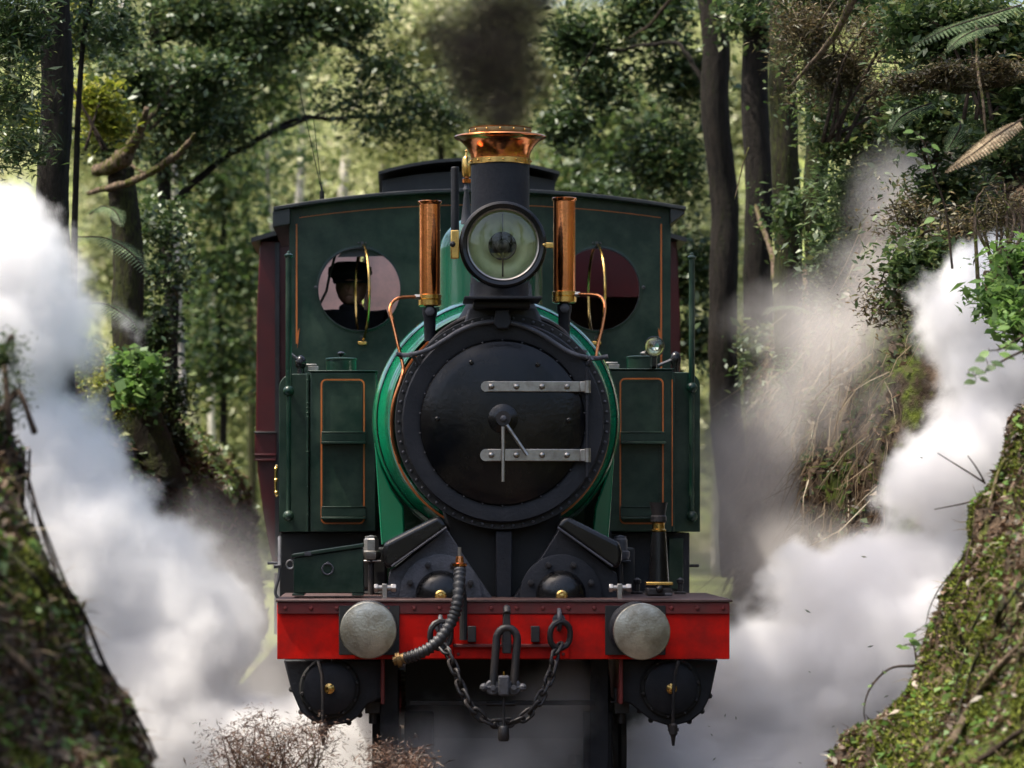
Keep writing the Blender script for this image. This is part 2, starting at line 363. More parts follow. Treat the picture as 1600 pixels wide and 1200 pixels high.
# --- below the beam: outside cylinders, frames, wheels
for k, (sx, cpx) in enumerate(((-1, 515), (1, 1048))):
    if k == 0: pl = [(443,1031),(455,1078),(470,1113),(490,1129),(515,1134),(545,1130),(562,1118),(575,1100),(600,1090),(600,1031)]
    else: pl = [(1122,1031),(1110,1088),(1098,1112),(1078,1128),(1048,1135),(1018,1126),(1000,1112),(985,1100),(968,1095),(968,1031)]
    cyp = MB().prism([q(a,b,.1) for a,b in pl], .1, .9).build('cylinder', M['black_matt'], loco, .008)
    c = q(cpx, 1075, .08)
    MB().lathe([(sz(48,0),.1),(sz(48,0),.082),(sz(45,0),.07)],(c[0],0,c[1]),'y',40).build('cylinder_flange', M['dark'], cyp)
    MB().lathe([(sz(41,0),.058),(sz(41,0),.05),(sz(38,0),.044),(sz(15,0),.036),(.001,.034)],(c[0],0,c[1]),'y',40,False).build('cylinder_cover', M['black_matt'], cyp)
    MB().lathe([(.024,.034),(.024,.02),(.014,.016),(.014,.006),(.006,.004)],(c[0],0,c[1]),'y',20).build('cover_plug', M['brass'], cyp)
    st = MB()
    for a in range(10):
        t = a*PI/5+.2; st.lathe([(.01,.082),(.01,.06),(.006,.055)],(c[0]+sz(44,0)*math.cos(t),0,c[1]+sz(44,0)*math.sin(t)),'y',6)
    for a, b in pl[1:7]: st.ball((*q(a,b,.1)[:1],.14,q(a,b,.1)[1]),.014,8)
    st.build('studs', M['iron'], cyp, kind='stuff')
    dpx = (505,1052)[k]
    MB().tube([Q(dpx+sx*8,1033,-.01),Q(dpx+sx*2,1055,-.03),Q(dpx,1100,-.03),Q(dpx-1,1145,-.02)], .008, 8).build('drain_pipe', M['iron'], cyp)
    dc = MB(); c = Q(dpx,1140,-.02); dc.lathe([(.012,.03),(.02,.02),(.02,-.02),(.012,-.03),(.006,-.075)], c, 'z', 12)
    dc.cyl((c[0]-.025,c[1],c[2]),(c[0]+.025,c[1],c[2]),.008)
    dc.build('drain_cock', M['brass'] if 0 else M['iron'], cyp)
    # frame edge, painted red, and guard iron
    fx = qx((598,970)[k], .05)
    MB().box(fx-.009, fx+.009, .035, 5.6, qz(1100,.05), qz(938,.05)-.03).build('main_frame', M['dark_red'], loco, .003)
    gx = qx((608,940)[k], .1)
    gi = MB(); gi.prism([(gx-.04, .95),(gx+.04,.95),(gx+.045,.35),(gx+.02,.09),(gx-.03,.09),(gx-.045,.35)], .28, .3)
    gi.build('guard_iron', M['black_matt'], loco, .003)
    wh = MB(); wx = qx((622,945)[k], 1.5)
    for yy in (1.5, 3.0, 4.4):
        pass
    prev = None
    for yy, rr in ((.95,.36),(2.5,.5),(3.9,.5)):
        cx_ = (.54 if k else -.54)
        wob = MB(); wob.lathe([(rr-.06,-.06),(rr,-.06),(rr+.005,.03),(rr+.03,.045),(rr+.03,.07),(rr-.06,.07)], (0,0,0), 'x', 40, False)
        o = wob.build('wheel', M['iron'], loco); o.location = (cx_, yy, rr)
        if k == 1: o.rotation_euler = (0,0,0)
        else: o.rotation_euler = (0,0,PI)
        hb = MB(); hb.lathe([(.09,-.07),(.09,.07)],(0,0,0),'x',20)
        for a in range(10):
            t = a*PI/5; hb.cyl((0,.08*math.cos(t),.08*math.sin(t)),(0,(rr-.05)*math.cos(t),(rr-.05)*math.sin(t)),.022,.018,8)
        hb.build('spokes', M['dark_red'], o)
MB().box(-.45,.45,.5,.55,.42,.82).build('stretcher', M['dark'], loco)
MB().cyl((-.5,.95,.36),(.5,.95,.36),.05).build('axle', M['iron'], loco)
br = MB(); br.box(qx(640,.2), qx(930,.2), .2,.24, qz(1102,.2), qz(1095,.2)); br.cyl((qx(760,.2),.19,qz(1100,.2)),(qx(805,.2),.19,qz(1100,.2)),.01)
br.build('brake_rigging', M['iron'], loco)
for px in (655, 935):
    c = q(px,1125,.3); MB().box(c[0]-.07,c[0]+.07,.32,.36,c[1]-.25,c[1]+.04).build('brake_block', M['black_matt'], loco, .01)
for px in (582, 972):
    c = q(px,1105,.2); b = MB().box(c[0]-.035,c[0]+.035,.2,.3,c[1]-.03,c[1]+.09).box(c[0]-.05,c[0]+.05,.19,.31,c[1]+.02,c[1]+.03)
    b.cyl((c[0],.25,c[1]-.08),(c[0],.25,c[1]),.018); b.build('spring_hanger', M['iron'], loco, .004)

# --- saddle, inside cylinder block, steam chest covers
YS = .42
def mirror(px): return 1572-px
sadp = [(603,938),(608,896),(698,826),(726,870),(772,938)]
for k in range(2):
    pl = [q(a if k == 0 else 1572-a, b, YS) for a, b in sadp]
    cb = MB().prism(pl, YS, YS+.9).build('cylinder_block', M['iron_light'] if k == 0 else M['black_matt'], loco, .006, label=('left sloping cylinder block face, grey painted for dappled sun', None)[k])  # paler iron on the left paints in dappled sun; right block darker for shade
    cx_, cz_ = q((688, 876)[k], 930, YS)
    MB().lathe([(sz(64,YS),-.002),(sz(64,YS),-.022),(sz(61,YS),-.026),(.02,-.026)],(cx_,YS,cz_),'y',56,False).build('valve_flange', M['iron_light'] if k == 0 else M['black_matt'], cb)  # flange follows its block: sunlit grey left, shaded black right
    MB().lathe([(sz(39,YS),-.027),(sz(38,YS),-.05),(sz(33,YS),-.078),(sz(24,YS),-.098),(sz(12,YS),-.11),(.001,-.112)],(cx_,YS,cz_),'y',48,False).build('valve_cover', M['black_gloss'], cb)
    MB().lathe([(.027,-.105),(.027,-.122),(.02,-.127),(.012,-.127),(.012,-.14),(.002,-.142)],(cx_,YS,cz_),'y',20).build('cover_plug', M['brass'], cb)
    nt_ = MB()
    for a in range(8):
        t = PI/8+a*PI/4; nt_.lathe([(.016,-.027),(.016,-.05),(.008,-.052),(.008,-.062)],(cx_+sz(51,YS)*math.cos(t),YS,cz_+sz(51,YS)*math.sin(t)),'y',6)
    nt_.build('cover_nuts', M['iron'], cb, kind='stuff')
    # inclined glossy steam chest
    A = [(597,862),(601,848),(684,806),(692,812),(700,824),(620,882),(607,890),(598,880)]
    A = [q(a if k == 0 else 1572-a-3, b, YS-.05) for a, b in A]
    ch = MB().prism(A, YS-.07, YS+.7).build('steam_chest', M['black_gloss'], loco, .022, 4)
    e_ = MB()
    p0, p1 = Q(604 if k==0 else 965, 851, YS-.02), Q(684 if k==0 else 885, 809, YS-.02)
    e_.tube([p0, p1], .006, 8); e_.build('chest_beading', M['brass'] if k else M['steel'], ch)
    p0, p1 = Q(612 if k==0 else 957, 885, YS-.075), Q(698 if k==0 else 871, 824, YS-.075)
    MB().tube([p0, p1], .006, 8).build('chest_seam', M['iron_light'], ch)
# centre saddle
MB().prism([q(a,b,.6) for a,b in ((640,940),(700,826),(690,790),(880,790),(872,826),(935,940))], .6, 1.6).build('saddle', M['dark'], loco, .01)
MB().box(qx(775,.5), qx(800,.5), .5, .58, 1.08, qz(830,.5)).build('saddle_rib', M['black_matt'], loco, .006)

# --- smokebox
YD = .45                       # front of smokebox
sx, szz = q(786, 659, YD); R = sz(158, YD)
sb = MB()
sb.lathe([(.80*R,.012),(.815*R,.0),(.84*R,-.004),(.985*R,-.004),(R,.006),(R,.02),(R,.75)],(sx,YD,szz),'y',96)
smoke = sb.build('smokebox', M['black_matt'], loco)
rr = MB()
for k in range(64):
    a = 2*PI*k/64; rr.ball((sx+(R+.015)*math.cos(a), YD+.029, szz+(R+.015)*math.sin(a)), .0085, 8)
rr.build('rivets', M['iron_light'], smoke, kind='stuff')
MB().lathe([(R,.03),(R+.03,.03),(R+.033,.04),(R+.03,.09),(R,.09)],(sx,YD,szz),'y',96,False).build('smokebox_flange', M['dark'], smoke)
dx_, dz_ = q(785, 661, YD-.02); RD = sz(128, YD)
prof = [(RD,-.002),(RD+.002,-.012),(RD-.003,-.02),(RD*.95,-.026)] + [(RD*t, -.028-.05*(1-t*t)) for t in np.linspace(.9,.02,12)]
door = MB().lathe(prof,(dx_,YD,dz_),'y',96,False).build('smokebox_door', M['door_black'], loco)
def door_y(px, py):
    x, z = q(px, py, YD); t = math.hypot(x-dx_, z-dz_)/RD; return YD-.028-.05*(1-min(1,t)**2)
# dog bolts round the door
db = MB()
for k in range(26):
    a = 2*PI*(k+.5)/26; db.ball((dx_+(RD+.004)*math.cos(a), YD-.012, dz_+(RD+.004)*math.sin(a)), .0045, 8)
db.build('rivets', M['iron_light'], door, kind='stuff')
sdn = MB()
for px, py in ((736,567),(840,570),(683,655),(888,657)):
    x, z = q(px, py, YD); y = door_y(px, py); sdn.lathe([(.011,.0),(.011,-.012),(.006,-.016)],(x,y,z),'y',14)
sdn.build('studs', M['black_gloss'], door, kind='stuff')
for zz0, zz1 in ((613,596.5),(721,702)):
    xs = np.linspace(qx(759,YD), qx(908,YD), 12); za, zb_ = qz(zz0,YD), qz(zz1,YD)
    h = MB(); yc = lambda x: YD-.036-.05*(1-min(1,math.hypot(x-dx_, (za+zb_)/2-dz_)/RD)**2)
    vs = []; fs = []
    for x in xs: vs += [(x,yc(x)-.008,za),(x,yc(x)-.008,zb_),(x,yc(x)+.012,zb_),(x,yc(x)+.012,za)]
    for i in range(len(xs)-1):
        for j in range(4): fs.append((4*i+j,4*i+(j+1)%4,4*i+4+(j+1)%4,4*i+4+j))
    fs += [(0,1,2,3),(len(vs)-4,len(vs)-3,len(vs)-2,len(vs)-1)]
    h.add(vs, fs); hi = h.build('hinge_strap', M['steel'], door, .003)
    # rounded end
    MB().lathe([(abs(zb_-za)/2,-.0),(abs(zb_-za)/2,-.016)],(xs[0],yc(xs[0])+.008,(za+zb_)/2),'y',20).build('strap_end', M['steel'], hi)
    MB().lathe([(.016,za-.004),(.016,zb_+.004)],(qx(917,YD),YD-.045,0),'z',16).build('hinge_knuckle', M['steel'], hi)
    MB().box(qx(905,YD),qx(922,YD),YD-.055,YD-.03,za,zb_).build('hinge_block', M['steel'], hi, .004)
    for px in (767,806,846,885):
        x = qx(px,YD); MB().ball((x,yc(x)-.01,(za+zb_)/2),.0145,12,(1,.8,1)).build('strap_bolt', M['steel'], hi)
MB().cyl((qx(917,YD),YD-.04,qz(745,YD)),(qx(917,YD),YD-.04,qz(575,YD)),.009).build('hinge_post', M['black_matt'], smoke)
bs = MB(); c = q(785,655,YD); yb = YD-.08
bs.lathe([(.072,.01),(.07,-.004),(.05,-.016),(.034,-.02),(.034,-.035),(.03,-.04)],(c[0],yb,c[1]),'y',40)
boss = bs.build('door_boss', M['black_gloss'], door)
MB().lathe([(.024,-.04),(.024,-.06),(.015,-.062),(.015,-.085),(.007,-.09)],(c[0],yb,c[1]),'y',6).build('door_nut', M['iron_light'], boss)
MB().tube([(qx(784.5,YD),yb-.075,qz(668,YD)),(qx(784.5,YD),yb-.085,qz(753,YD))],[.0095,.0085],12).build('door_handle', M['brass'] if 0 else M['steel'], boss)
MB().tube([(qx(790,YD),yb-.055,qz(665,YD)),(qx(822,YD),yb-.065,qz(712,YD))],[.0095,.0085],12).build('door_handle', M['steel'], boss)
MB().lathe([(.035,-.0),(.035,-.012)],(c[0],yb-.055,c[1]),'y',24).build('handle_hub', M['iron'], boss)
# lamp iron on the door top, handrail
hr = [(619,553),(632,555),(647,553),(668,547),(689,535),(716,518),(740,508),(765,503),(786,503),(810,507),(841,520),(868,537),(887,549),(908,557),(930,560),(950,557)]
rail = MB().tube(spline([Q(a,b,YD-.03 if 640<a<930 else YD+.1) for a,b in hr],5), .0115, 12).build('handrail', M['iron_light'], loco)
for px, py, px2, py2 in ((644,555,655,570),(925,560,915,573),(786,503,786,518)):
    MB().cyl(Q(px,py,YD-.02), Q(px2,py2,YD+.02), .009).build('rail_stanchion', M['iron_light'], rail)
MB().ball(Q(786,503,YD-.03), .019, 14).build('rail_knob', M['black_matt'], rail)
# steam pipe on right shoulder
MB().tube(spline([Q(838,496,YD+.2),Q(860,505,YD+.2),Q(882,520,YD+.15),Q(894,540,YD+.12),Q(915,552,YD+.1)],6), .013, 10).build('blower_pipe', M['iron'], loco)
MB().tube(spline([Q(735,494,YD+.2),Q(712,505,YD+.2),Q(690,520,YD+.15),Q(672,538,YD+.12)],6), .013, 10).build('blower_pipe', M['iron'], loco)

# --- boiler (green, flared front ring) and dome
YB = 1.25
bxx, bzz = q(772.5, 650, YB+.15); RB = sz(193, YB+.15)
bp = [(R-.02,-.42),(R+.038,-.42),(R+.04,-.4),(R+.044,-.25)]
prof = [(R+.03,-.06),(R+.034,-.3),(R+.05,-.33),(R+.07,-.3),(RB-.06,-.12),(RB-.02,-.05),(RB,.06),(RB+.002,.2),(RB,.3),(RB-.02,.36),(RB-.035,.4),(RB-.035,3.0)]
boi = MB().lathe(prof,((bxx+sx)/2,YB,(bzz+szz)/2),'y',96,False).build('boiler', M['green'], loco, ang=1.2)
MB().lathe([(R+.047,-.345),(R+.056,-.345),(R+.058,-.33),(R+.056,-.325)],(sx,YB,szz),'y',96,False).build('lining', M['orange'], boi)
MB().lathe([(RB-.03,-.06),(RB-.024,-.066),(RB-.02,-.05)],((bxx+sx)/2,YB,(bzz+szz)/2),'y',96,False).build('lining', M['black_gloss'], boi)
for k, pl in enumerate((((585,690),(596,853),(633,836),(631,792),(612,765),(597,730)), ((962,690),(951,853),(925,838),(930,792),(940,765),(952,730)))):
    MB().prism([q(a,b,YB) for a,b in pl], YB+.02, YB+.1).build('boiler_apron', M['green'], boi, .01, 3)
    MB().box(*sorted((qx((600,948)[k],YB),qx((622,926)[k],YB))), YB+.03, YB+.1, 1.1, qz(848,YB)).build('boiler_stay', M['green'], boi, .006)
dm = MB(); c = q(738, 400, 2.0)
c = (bxx*.6, c[1]); rd = .27; zdt = qz(333,2.1)
dm.lathe([(rd+.06,1.9),(rd+.01,2.15),(rd,2.3),(rd,zdt-.2)]+[(rd*math.cos(a), zdt-.2+.2*math.sin(a)) for a in np.linspace(.1,PI/2-.02,10)],(c[0],2.1,0),'z',56,False)
dm.build('steam_dome', M['green_mid'], loco)
# --- chimney
YC = .85
cx_ = qx(781.5, YC); k_ = lambda py: qz(py, YC); s_ = lambda n: sz(n, YC)
chim = MB().lathe([(s_(78),k_(512)),(s_(62),k_(492)),(s_(50),k_(468)),(s_(46),k_(448)),(s_(45.5),k_(256))],(cx_,YC,0),'z',56,False).build('chimney', M['black_matt'], loco)
MB().lathe([(s_(47),k_(258)),(s_(48),k_(257)),(s_(48),k_(249)),(s_(46),k_(248))],(cx_,YC,0),'z',56,False).build('chimney_band', M['brass'], chim)
capp = [(46.5,248),(47,243),(49,237),(53,230),(59,223),(66,218),(71,216.5),(72.5,215),(71,213),(64,211.5),(52,210),(47,209)]
MB().lathe([(s_(a),k_(b)) for a,b in capp],(cx_,YC,0),'z',72,False).build('chimney_cap', M['copper'], chim)
MB().lathe([(s_(48),k_(209.5)),(s_(48.5),k_(208)),(s_(47),k_(202)),(s_(48.5),k_(200.5)),(s_(44),k_(200)),(s_(40),k_(212)),(s_(40),k_(255))],(cx_,YC,0),'z',72,False).build('chimney_crown', M['brass_dull'], chim)
MB().lathe([(s_(39),k_(300)),(s_(39.5),k_(213))],(cx_,YC,0),'z',32,False).build('chimney_bore', M['dark'], chim)
cr = MB()
for k in range(14):
    a = 2*PI*k/14+.2; cr.ball((cx_+s_(48.5)*math.cos(a),YC+s_(48.5)*math.sin(a),k_(205)),.006,8); cr.ball((cx_+s_(48.5)*math.cos(a+.1),YC+s_(48.5)*math.sin(a+.1),k_(253)),.006,8)
    cr.ball((cx_+s_(57)*math.cos(a),YC+s_(57)*math.sin(a),k_(222)),.004,8)
cr.build('rivets', M['brass'], chim, kind='stuff')
# lit top of the smokebox, painted as pale plates beside the chimney foot
for k, pl in enumerate((((724,508),(732,482),(772,482),(778,497),(770,503),(748,503)), ((848,506),(838,482),(798,482),(792,497),(800,503),(822,502)))):
    MB().prism([q(a,b,YD+.1) for a,b in pl], YD+.09, YD+.2).build('lit_smokebox_top', M['steel'] if 0 else M['iron_light'], smoke, .01)
# --- headlamp
YH = .3
hx_, hz_ = q(786, 382, YH); RH = sz(68, YH)
gx_, gz_ = q(784, 384, YH); RG = sz(56, YH)
lp = MB()
lp.lathe([(RG-.004,.012),(RG-.002,-.004),(RG+.012,-.012),(RH-.012,-.004),(RH,.01),(RH+.002,.03),(RH-.008,.05),(RH-.012,.22),(RH-.05,.3),(.05,.34),(.002,.34)],(hx_,YH,hz_),'y',72,False)
lamp = lp.build('headlamp', M['black_gloss'], loco)
MB().lathe([(RH-.03,-.013),(RH-.014,-.018),(RH-.004,-.012),(RH-.006,.0)],(hx_,YH,hz_),'y',72,False).build('lamp_bezel', M['black_gloss'], lamp)
MB().lathe([(RG+.004,-.006),(RG,-.014),(RG-.006,-.01),(RG-.007,.004)],(hx_,YH,hz_),'y',72,False).build('lamp_rim', M['steel'], lamp)
refl = [(RG-.006,.01)]+[((RG-.006)*math.cos(a), .01+.15*math.sin(a)) for a in np.linspace(.05,PI/2-.01,18)]
MB().lathe(refl,(hx_,YH,hz_),'y',72,False).build('reflector', M['lamp_silver'], lamp)
MB().lathe([(RG*.4,.085),(RG*.38,.08),(RG*.2,.09),(.03,.095)],(hx_,YH,hz_),'y',48,False).build('reflector_baffle', M['door_black'], lamp)
MB().lathe([(RG-.007,.004)]+[((RG-.007)*t, .002-.02*(1-t*t)) for t in (.9,.7,.5,.3,.1,.01)],(hx_,YH,hz_),'y',48,False).build('lamp_lens', M['glass'], lamp)
bb = MB().ball((hx_,YH+.06,hz_-.005),.024,16); bb.cyl((hx_,YH+.06,hz_),(hx_,YH+.15,hz_),.012); bb.lathe([(.03,.07),(.034,.08),(.03,.085)],(hx_,YH,hz_-.005),'y',24)
bb.cyl((hx_,YH+.05,hz_-RG+.02),(hx_,YH+.06,hz_-.02),.004,.004,8); bb.cyl((hx_,YH+.06,hz_+.02),(hx_,YH+.05,hz_+RG-.02),.002,.002,8)
bb.build('burner', M['iron'], lamp)
rvh = MB()
for k in range(16):
    a = 2*PI*k/16+.1; rvh.ball((hx_+(RH-.022)*math.cos(a),YH-.012,hz_+(RH-.022)*math.sin(a)),.0035,8)
rvh.build('rivets', M['iron_light'], lamp, kind='stuff')
c = q(711,382,YH)
hg = MB().box(c[0]-.021,c[0]+.02,YH-.01,YH+.02,c[1]-.068,c[1]+.068); MBh = hg.build('lamp_hinge', M['brass'], lamp, .006, 3)
MB().ball((c[0]-.012,YH-.02,c[1]),.014,12).build('hinge_pin', M['iron'], MBh)
c = q(858,383,YH); lt = MB().box(c[0]-.022,c[0]+.02,YH-.005,YH+.02,c[1]-.014,c[1]+.012); lt.ball((c[0]-.024,YH-.01,c[1]),.011,10); lt.build('lamp_latch', M['brass'], lamp, .004)
pf = MB().box(qx(725,YH),qx(846,YH),YH-.05,YH+.35,qz(468,YH),qz(463.5,YH)).build('lamp_platform', M['black_matt'], loco, .003)
for px in (738, 829):
    x = qx(px,YH); MB().prism([(x-.008,qz(464,YH)),(x+.008,qz(464,YH)),(x+.004,qz(445,YH)),(x-.01,qz(442,YH))],YH+.0,YH+.03).build('lamp_foot', M['iron_light'], pf)
MB().box(qx(740,YH),qx(830,YH),YH+.05,YH+.3,qz(480,YH),qz(468,YH)-.001).build('platform_bracket', M['black_matt'], pf, .01)
MB().prism([q(a,b,YH) for a,b in ((772,503),(776,482),(796,482),(800,503),(794,512),(778,512))],YH+.09,YH+.16).build('lamp_iron', M['black_matt'], pf, .006)
# --- copper cylinders either side, with oil pipes
for k, (pa, pb, t0, t1) in enumerate(((655,688,314,461),(864.5,899,309,456))):
    YP = .75; x = qx((pa+pb)/2,YP); r = sz((pb-pa)/2,YP)
    c0 = MB().lathe([(r,qz(t1,YP)),(r,qz(t0+6,YP)),(r+.006,qz(t0+4,YP)),(r+.008,qz(t0+1,YP)),(r+.004,qz(t0,YP)),(r-.01,qz(t0,YP)),(.002,qz(t0,YP)-.004)],(x,YP,0),'z',48,False)
    cc = c0.build('copper_lubricator', M['copper'], loco)
    MB().lathe([(r,qz(t1-1,YP)),(r+.006,qz(t1,YP)),(r+.006,qz(t1+6,YP)),(r+.002,qz(t1+7,YP)),(r+.006,qz(t1+8,YP)),(r+.006,qz(t1+16,YP)),(r-.004,qz(t1+18,YP)),(.01,qz(t1+18,YP))],(x,YP,0),'z',48,False).build('lubricator_base', M['brass'], cc)
    MB().lathe([(.02,qz(t1+18,YP)),(.036,qz(t1+21,YP)),(.036,qz(t1+30,YP)),(.03,qz(t1+35,YP)),(.026,qz(t1+72,YP))],(x,YP,0),'z',24,False).build('lubricator_stem', M['black_matt'], cc)
    MB().lathe([(.024,-.02),(.024,-.045),(.012,-.05)],(x,YP,qz(t1+26,YP)),'y',6).build('stem_nut', M['iron_light'], cc)
    if k == 0: P_ = [(654,464),(636,464),(622,466),(612,474),(609,486),(614,505),(621,535),(625,552),(630,575),(627,592),(616,625),(612,655),(614,690),(625,725)]
    else: P_ = [(899,460),(918,460),(934,462),(943,470),(945,484),(941,510),(935,535),(931,560)]
    Y_ = lambda i: YP-.05 if i < 6 else YD+.12
    MB().tube(spline([Q(a,b,YP-.02-.02*min(i,9)) for i,(a,b) in enumerate(P_)],6), .0085, 10).build('oil_pipe', M['copper'], cc)
    MB().tube([Q(P_[0][0]+(2 if k==0 else -2),P_[0][1],YP-.02),Q(P_[1][0]+(12 if k==0 else -12),P_[1][1],YP-.02)], .014, 6).build('pipe_union', M['steel'], cc)
# --- whistle and vacuum pipe behind the chimney
x = qx(729,1.6); wz = lambda p: qz(p,1.6)
wh = MB().lathe([(.02,wz(276)),(.024,wz(272)),(.024,wz(250)),(.02,wz(246)),(.008,wz(243)),(.006,wz(238)),(.012,wz(236)),(.002,wz(233))],(x,1.6,0),'z',24,False).build('whistle', M['brass'], loco)
MB().lathe([(.022,wz(286)),(.024,wz(280)),(.012,wz(278)),(.012,wz(275))],(x,1.6,0),'z',20,False).build('whistle_base', M['copper'], wh)
MB().lathe([(.03,wz(350)),(.012,wz(300)),(.018,wz(296)),(.012,wz(290)),(.01,wz(285))],(x,1.6,0),'z',16,False).build('whistle_stem', M['iron_light'], wh)
x = qx(711,1.7); MB().lathe([(.021,qz(400,1.7)),(.021,qz(262,1.7)),(.018,qz(261,1.7)),(.015,qz(263,1.7))],(x,1.7,0),'z',20,False).build('vent_pipe', M['black_matt'], loco)

# --- side tanks
YT = 2.35
for k in range(2):
    if k == 0: ox0, ox1, bx0, bx1, yt0 = 436, 486, 484, 588, 0
    else: ox0, ox1, bx0, bx1, yt0 = 1050, 1094, 944, 1052, -3
    # outer part with rounded shoulder
    zt_, zb_ = qz(584+yt0*.8,YT+.08), qz(831,YT+.08)
    xa, xb = qx(ox0,YT+.08), qx(ox1,YT+.08)
    rc = .075; arc = [(rc*math.cos(a), rc*math.sin(a)) for a in np.linspace(0,PI/2,8)]
    if k == 0: poly = [(xb,zb_),(xb,zt_)]+[(xa+rc-c, zt_-rc+s) for c, s in arc[::-1]]+[(xa,zb_)]
    else: poly = [(xa,zb_),(xa,zt_)]+[(xb-rc+c, zt_-rc+s) for c, s in arc[::-1]]+[(xb,zb_)]
    tk = MB().prism(poly, YT+.08, YT+2.1).build('side_tank', M['dark_green'], loco, .004)
    # front box with recessed panel
    X0, X1 = qx(bx0,YT), qx(bx1,YT); Z1, Z0 = qz(581+yt0,YT), qz(831,YT)
    fr = MB().box(X0, X1, YT, YT+1.95, Z0, Z1).build('tank_front', M['dark_green'], tk, .008)
    MB().box(X0-.005, X1+.005, YT-.008, YT+.4, Z1+.001, Z1+.008).build('tank_top_edge', M['dark_green'], tk, .003)
    # orange lining frame (rounded rectangle as a thin raised strip)
    lx0, lx1 = (qx(501,YT), qx(570,YT)) if k == 0 else (qx(968,YT), qx(1037,YT))
    lz1, lz0 = qz(592+yt0*.5,YT), qz(819,YT); r_ = .03
    def rrect(x0,x1,z0,z1,r):
        o = []
        for cx0, cz0, a0 in ((x1-r,z1-r,0),(x0+r,z1-r,PI/2),(x0+r,z0+r,PI),(x1-r,z0+r,3*PI/2)):
            o += [(cx0+r*math.cos(a0+t), cz0+r*math.sin(a0+t)) for t in np.linspace(0,PI/2,6)]
        return o
    def strip(o_, i_, y0, y1):
        n = len(o_); vs = [(x,y0,z) for x,z in o_]+[(x,y0,z) for x,z in i_]+[(x,y1,z) for x,z in o_]+[(x,y1,z) for x,z in i_]; fs = []
        for j in range(n):
            m_ = (j+1)%n; fs += [(j,m_,n+m_,n+j),(j,2*n+j,2*n+m_,m_),(n+j,n+m_,3*n+m_,3*n+j)]
        return MB().add(vs, fs)
    strip(rrect(lx0,lx1,lz0,lz1,r_), rrect(lx0+.0085,lx1-.0085,lz0+.0085,lz1-.0085,r_-.0085), YT-.004, YT-.0005).build('lining', M['orange'], tk)
    # inner panel bead
    strip(rrect(lx0+.012,lx1-.002-.012,lz0+.02,lz1-.012,.018), rrect(lx0+.018,lx1-.02,lz0+.026,lz1-.018,.014), YT-.006, YT-.0005).build('panel_bead', M['dark_green'], tk)
    for pz1, pz0 in ((676.5,694),(793,811)):
        st = MB().box(lx0+.004, lx1+.006, YT-.09, YT-.001, qz(pz0,YT), qz(pz0,YT)+.012)
        st.box(lx0+.004, lx1+.006, YT-.016, YT-.001, qz(pz0,YT)+.014, qz(pz1,YT))
        st.box(lx0+.004, lx1+.006, YT-.022, YT-.002, qz(pz1,YT)+.001, qz(pz1,YT)+.006)
        st.build('tank_step', M['dark_green'], tk, .002)
    rx = qx((482,1054)[k],YT-.0)
    # corner angle and rivets
    MB().box(rx-.012, rx+.0, YT-.006, YT+.08, Z0, Z1-.01).build('corner_angle', M['dark_green'], tk, .002)
    if k == 1: MB().box(qx(1050,YT)-.002, qx(1050,YT)+.003, YT-.0095, YT-.0065, qz(822,YT), qz(593,YT)).build('lining', M['orange'], tk)
    rvt = MB()
    for py in ((594,630,637,645,652,706,761,804) if k == 0 else (626,634,642)):
        rvt.ball((qx((481,1054)[k],YT+.05),YT+.0 if k == 0 else YT+.07,qz(py,YT)),.009,8)
    rvt.build('rivets', M['dark_green'], tk, kind='stuff')
    # filler cap, lever
    fx = qx((533,1003)[k],YT+.2)
    fz = Z1+.008
    fc = MB().lathe([(.082,fz),(.082,fz+.062),(.086,fz+.064),(.086,fz+.07),(.08,fz+.074),(.002,fz+.078)],(fx,YT+.2,0),'z',40,False).build('filler_cap', M['dark_green'], tk)
    if k == 0: MB().lathe([(.008,fz+.076),(.008,fz+.085),(.02,fz+.092),(.022,fz+.1),(.012,fz+.108),(.002,fz+.11)],(fx,YT+.2,0),'z',20,False).build('filler_knob', M['black_gloss'], fc)
    hb = MB()
    for dx in ((-.13,-.02),(.13,.02)):
        pass
    sgn = -1 if k == 0 else -1
    hb.box(fx+sgn*.15-.03, fx+sgn*.15+.03, YT+.18, YT+.22, fz, fz+.03); hb.box(fx+sgn*.15-.045, fx+sgn*.15+.02, YT+.18, YT+.2, fz+.03, fz+.042)
    hb.build('filler_hinge', M['steel'], fc, .003)
    kx = qx((469.5,1057)[k],YT+.1); kz = qz((566,560)[k],YT+.1)
    kb = MB().lathe([(.02,zt_),(.018,zt_+.03),(.028,kz-.02),(.03,kz),(.026,kz+.02),(.014,kz+.035),(.002,kz+.04)],(kx,YT+.16,0),'z',20,False)
    kn = kb.build('valve_handle', M['black_gloss'], tk)
    if k == 1: MB().tube([(fx+.08,YT+.15,fz+.02),(kx-.03,YT+.15,kz-.01),(kx,YT+.15,kz+.0)], .009, 8).build('valve_rod', M['iron_light'], kn)
    else: MB().tube([(kx-.02,YT+.15,kz+.02),(kx-.05,YT+.15,kz+.045),(kx-.06,YT+.15,kz+.05)], .008, 8).build('valve_rod', M['iron_light'], kn)
    # handrail pole
    hx2 = qx((451,1081)[k],YT-.0); ztop, z_b = qz((400,403)[k],YT), qz((806,807)[k],YT); zbl = qz((611,606)[k],YT)
    if k == 0:
        pole = MB().tube([(hx2,YT-.02,z_b),(hx2,YT-.02,zbl),(hx2,YT+.0,zbl+.05),(hx2,YT+.6,ztop)], .014, 14)
        pole = MB().tube([(hx2,YT-.0,z_b),(hx2,YT-.0,zbl)], .013, 14).tube([(hx2,YT-.0,zbl),(hx2,YT,ztop)], .0165, 14)
    else: pole = MB().tube([(hx2,YT-.0,z_b),(hx2,YT-.0,zbl)], .013, 14).tube([(hx2,YT-.0,zbl),(hx2,YT,ztop)], .016, 14)
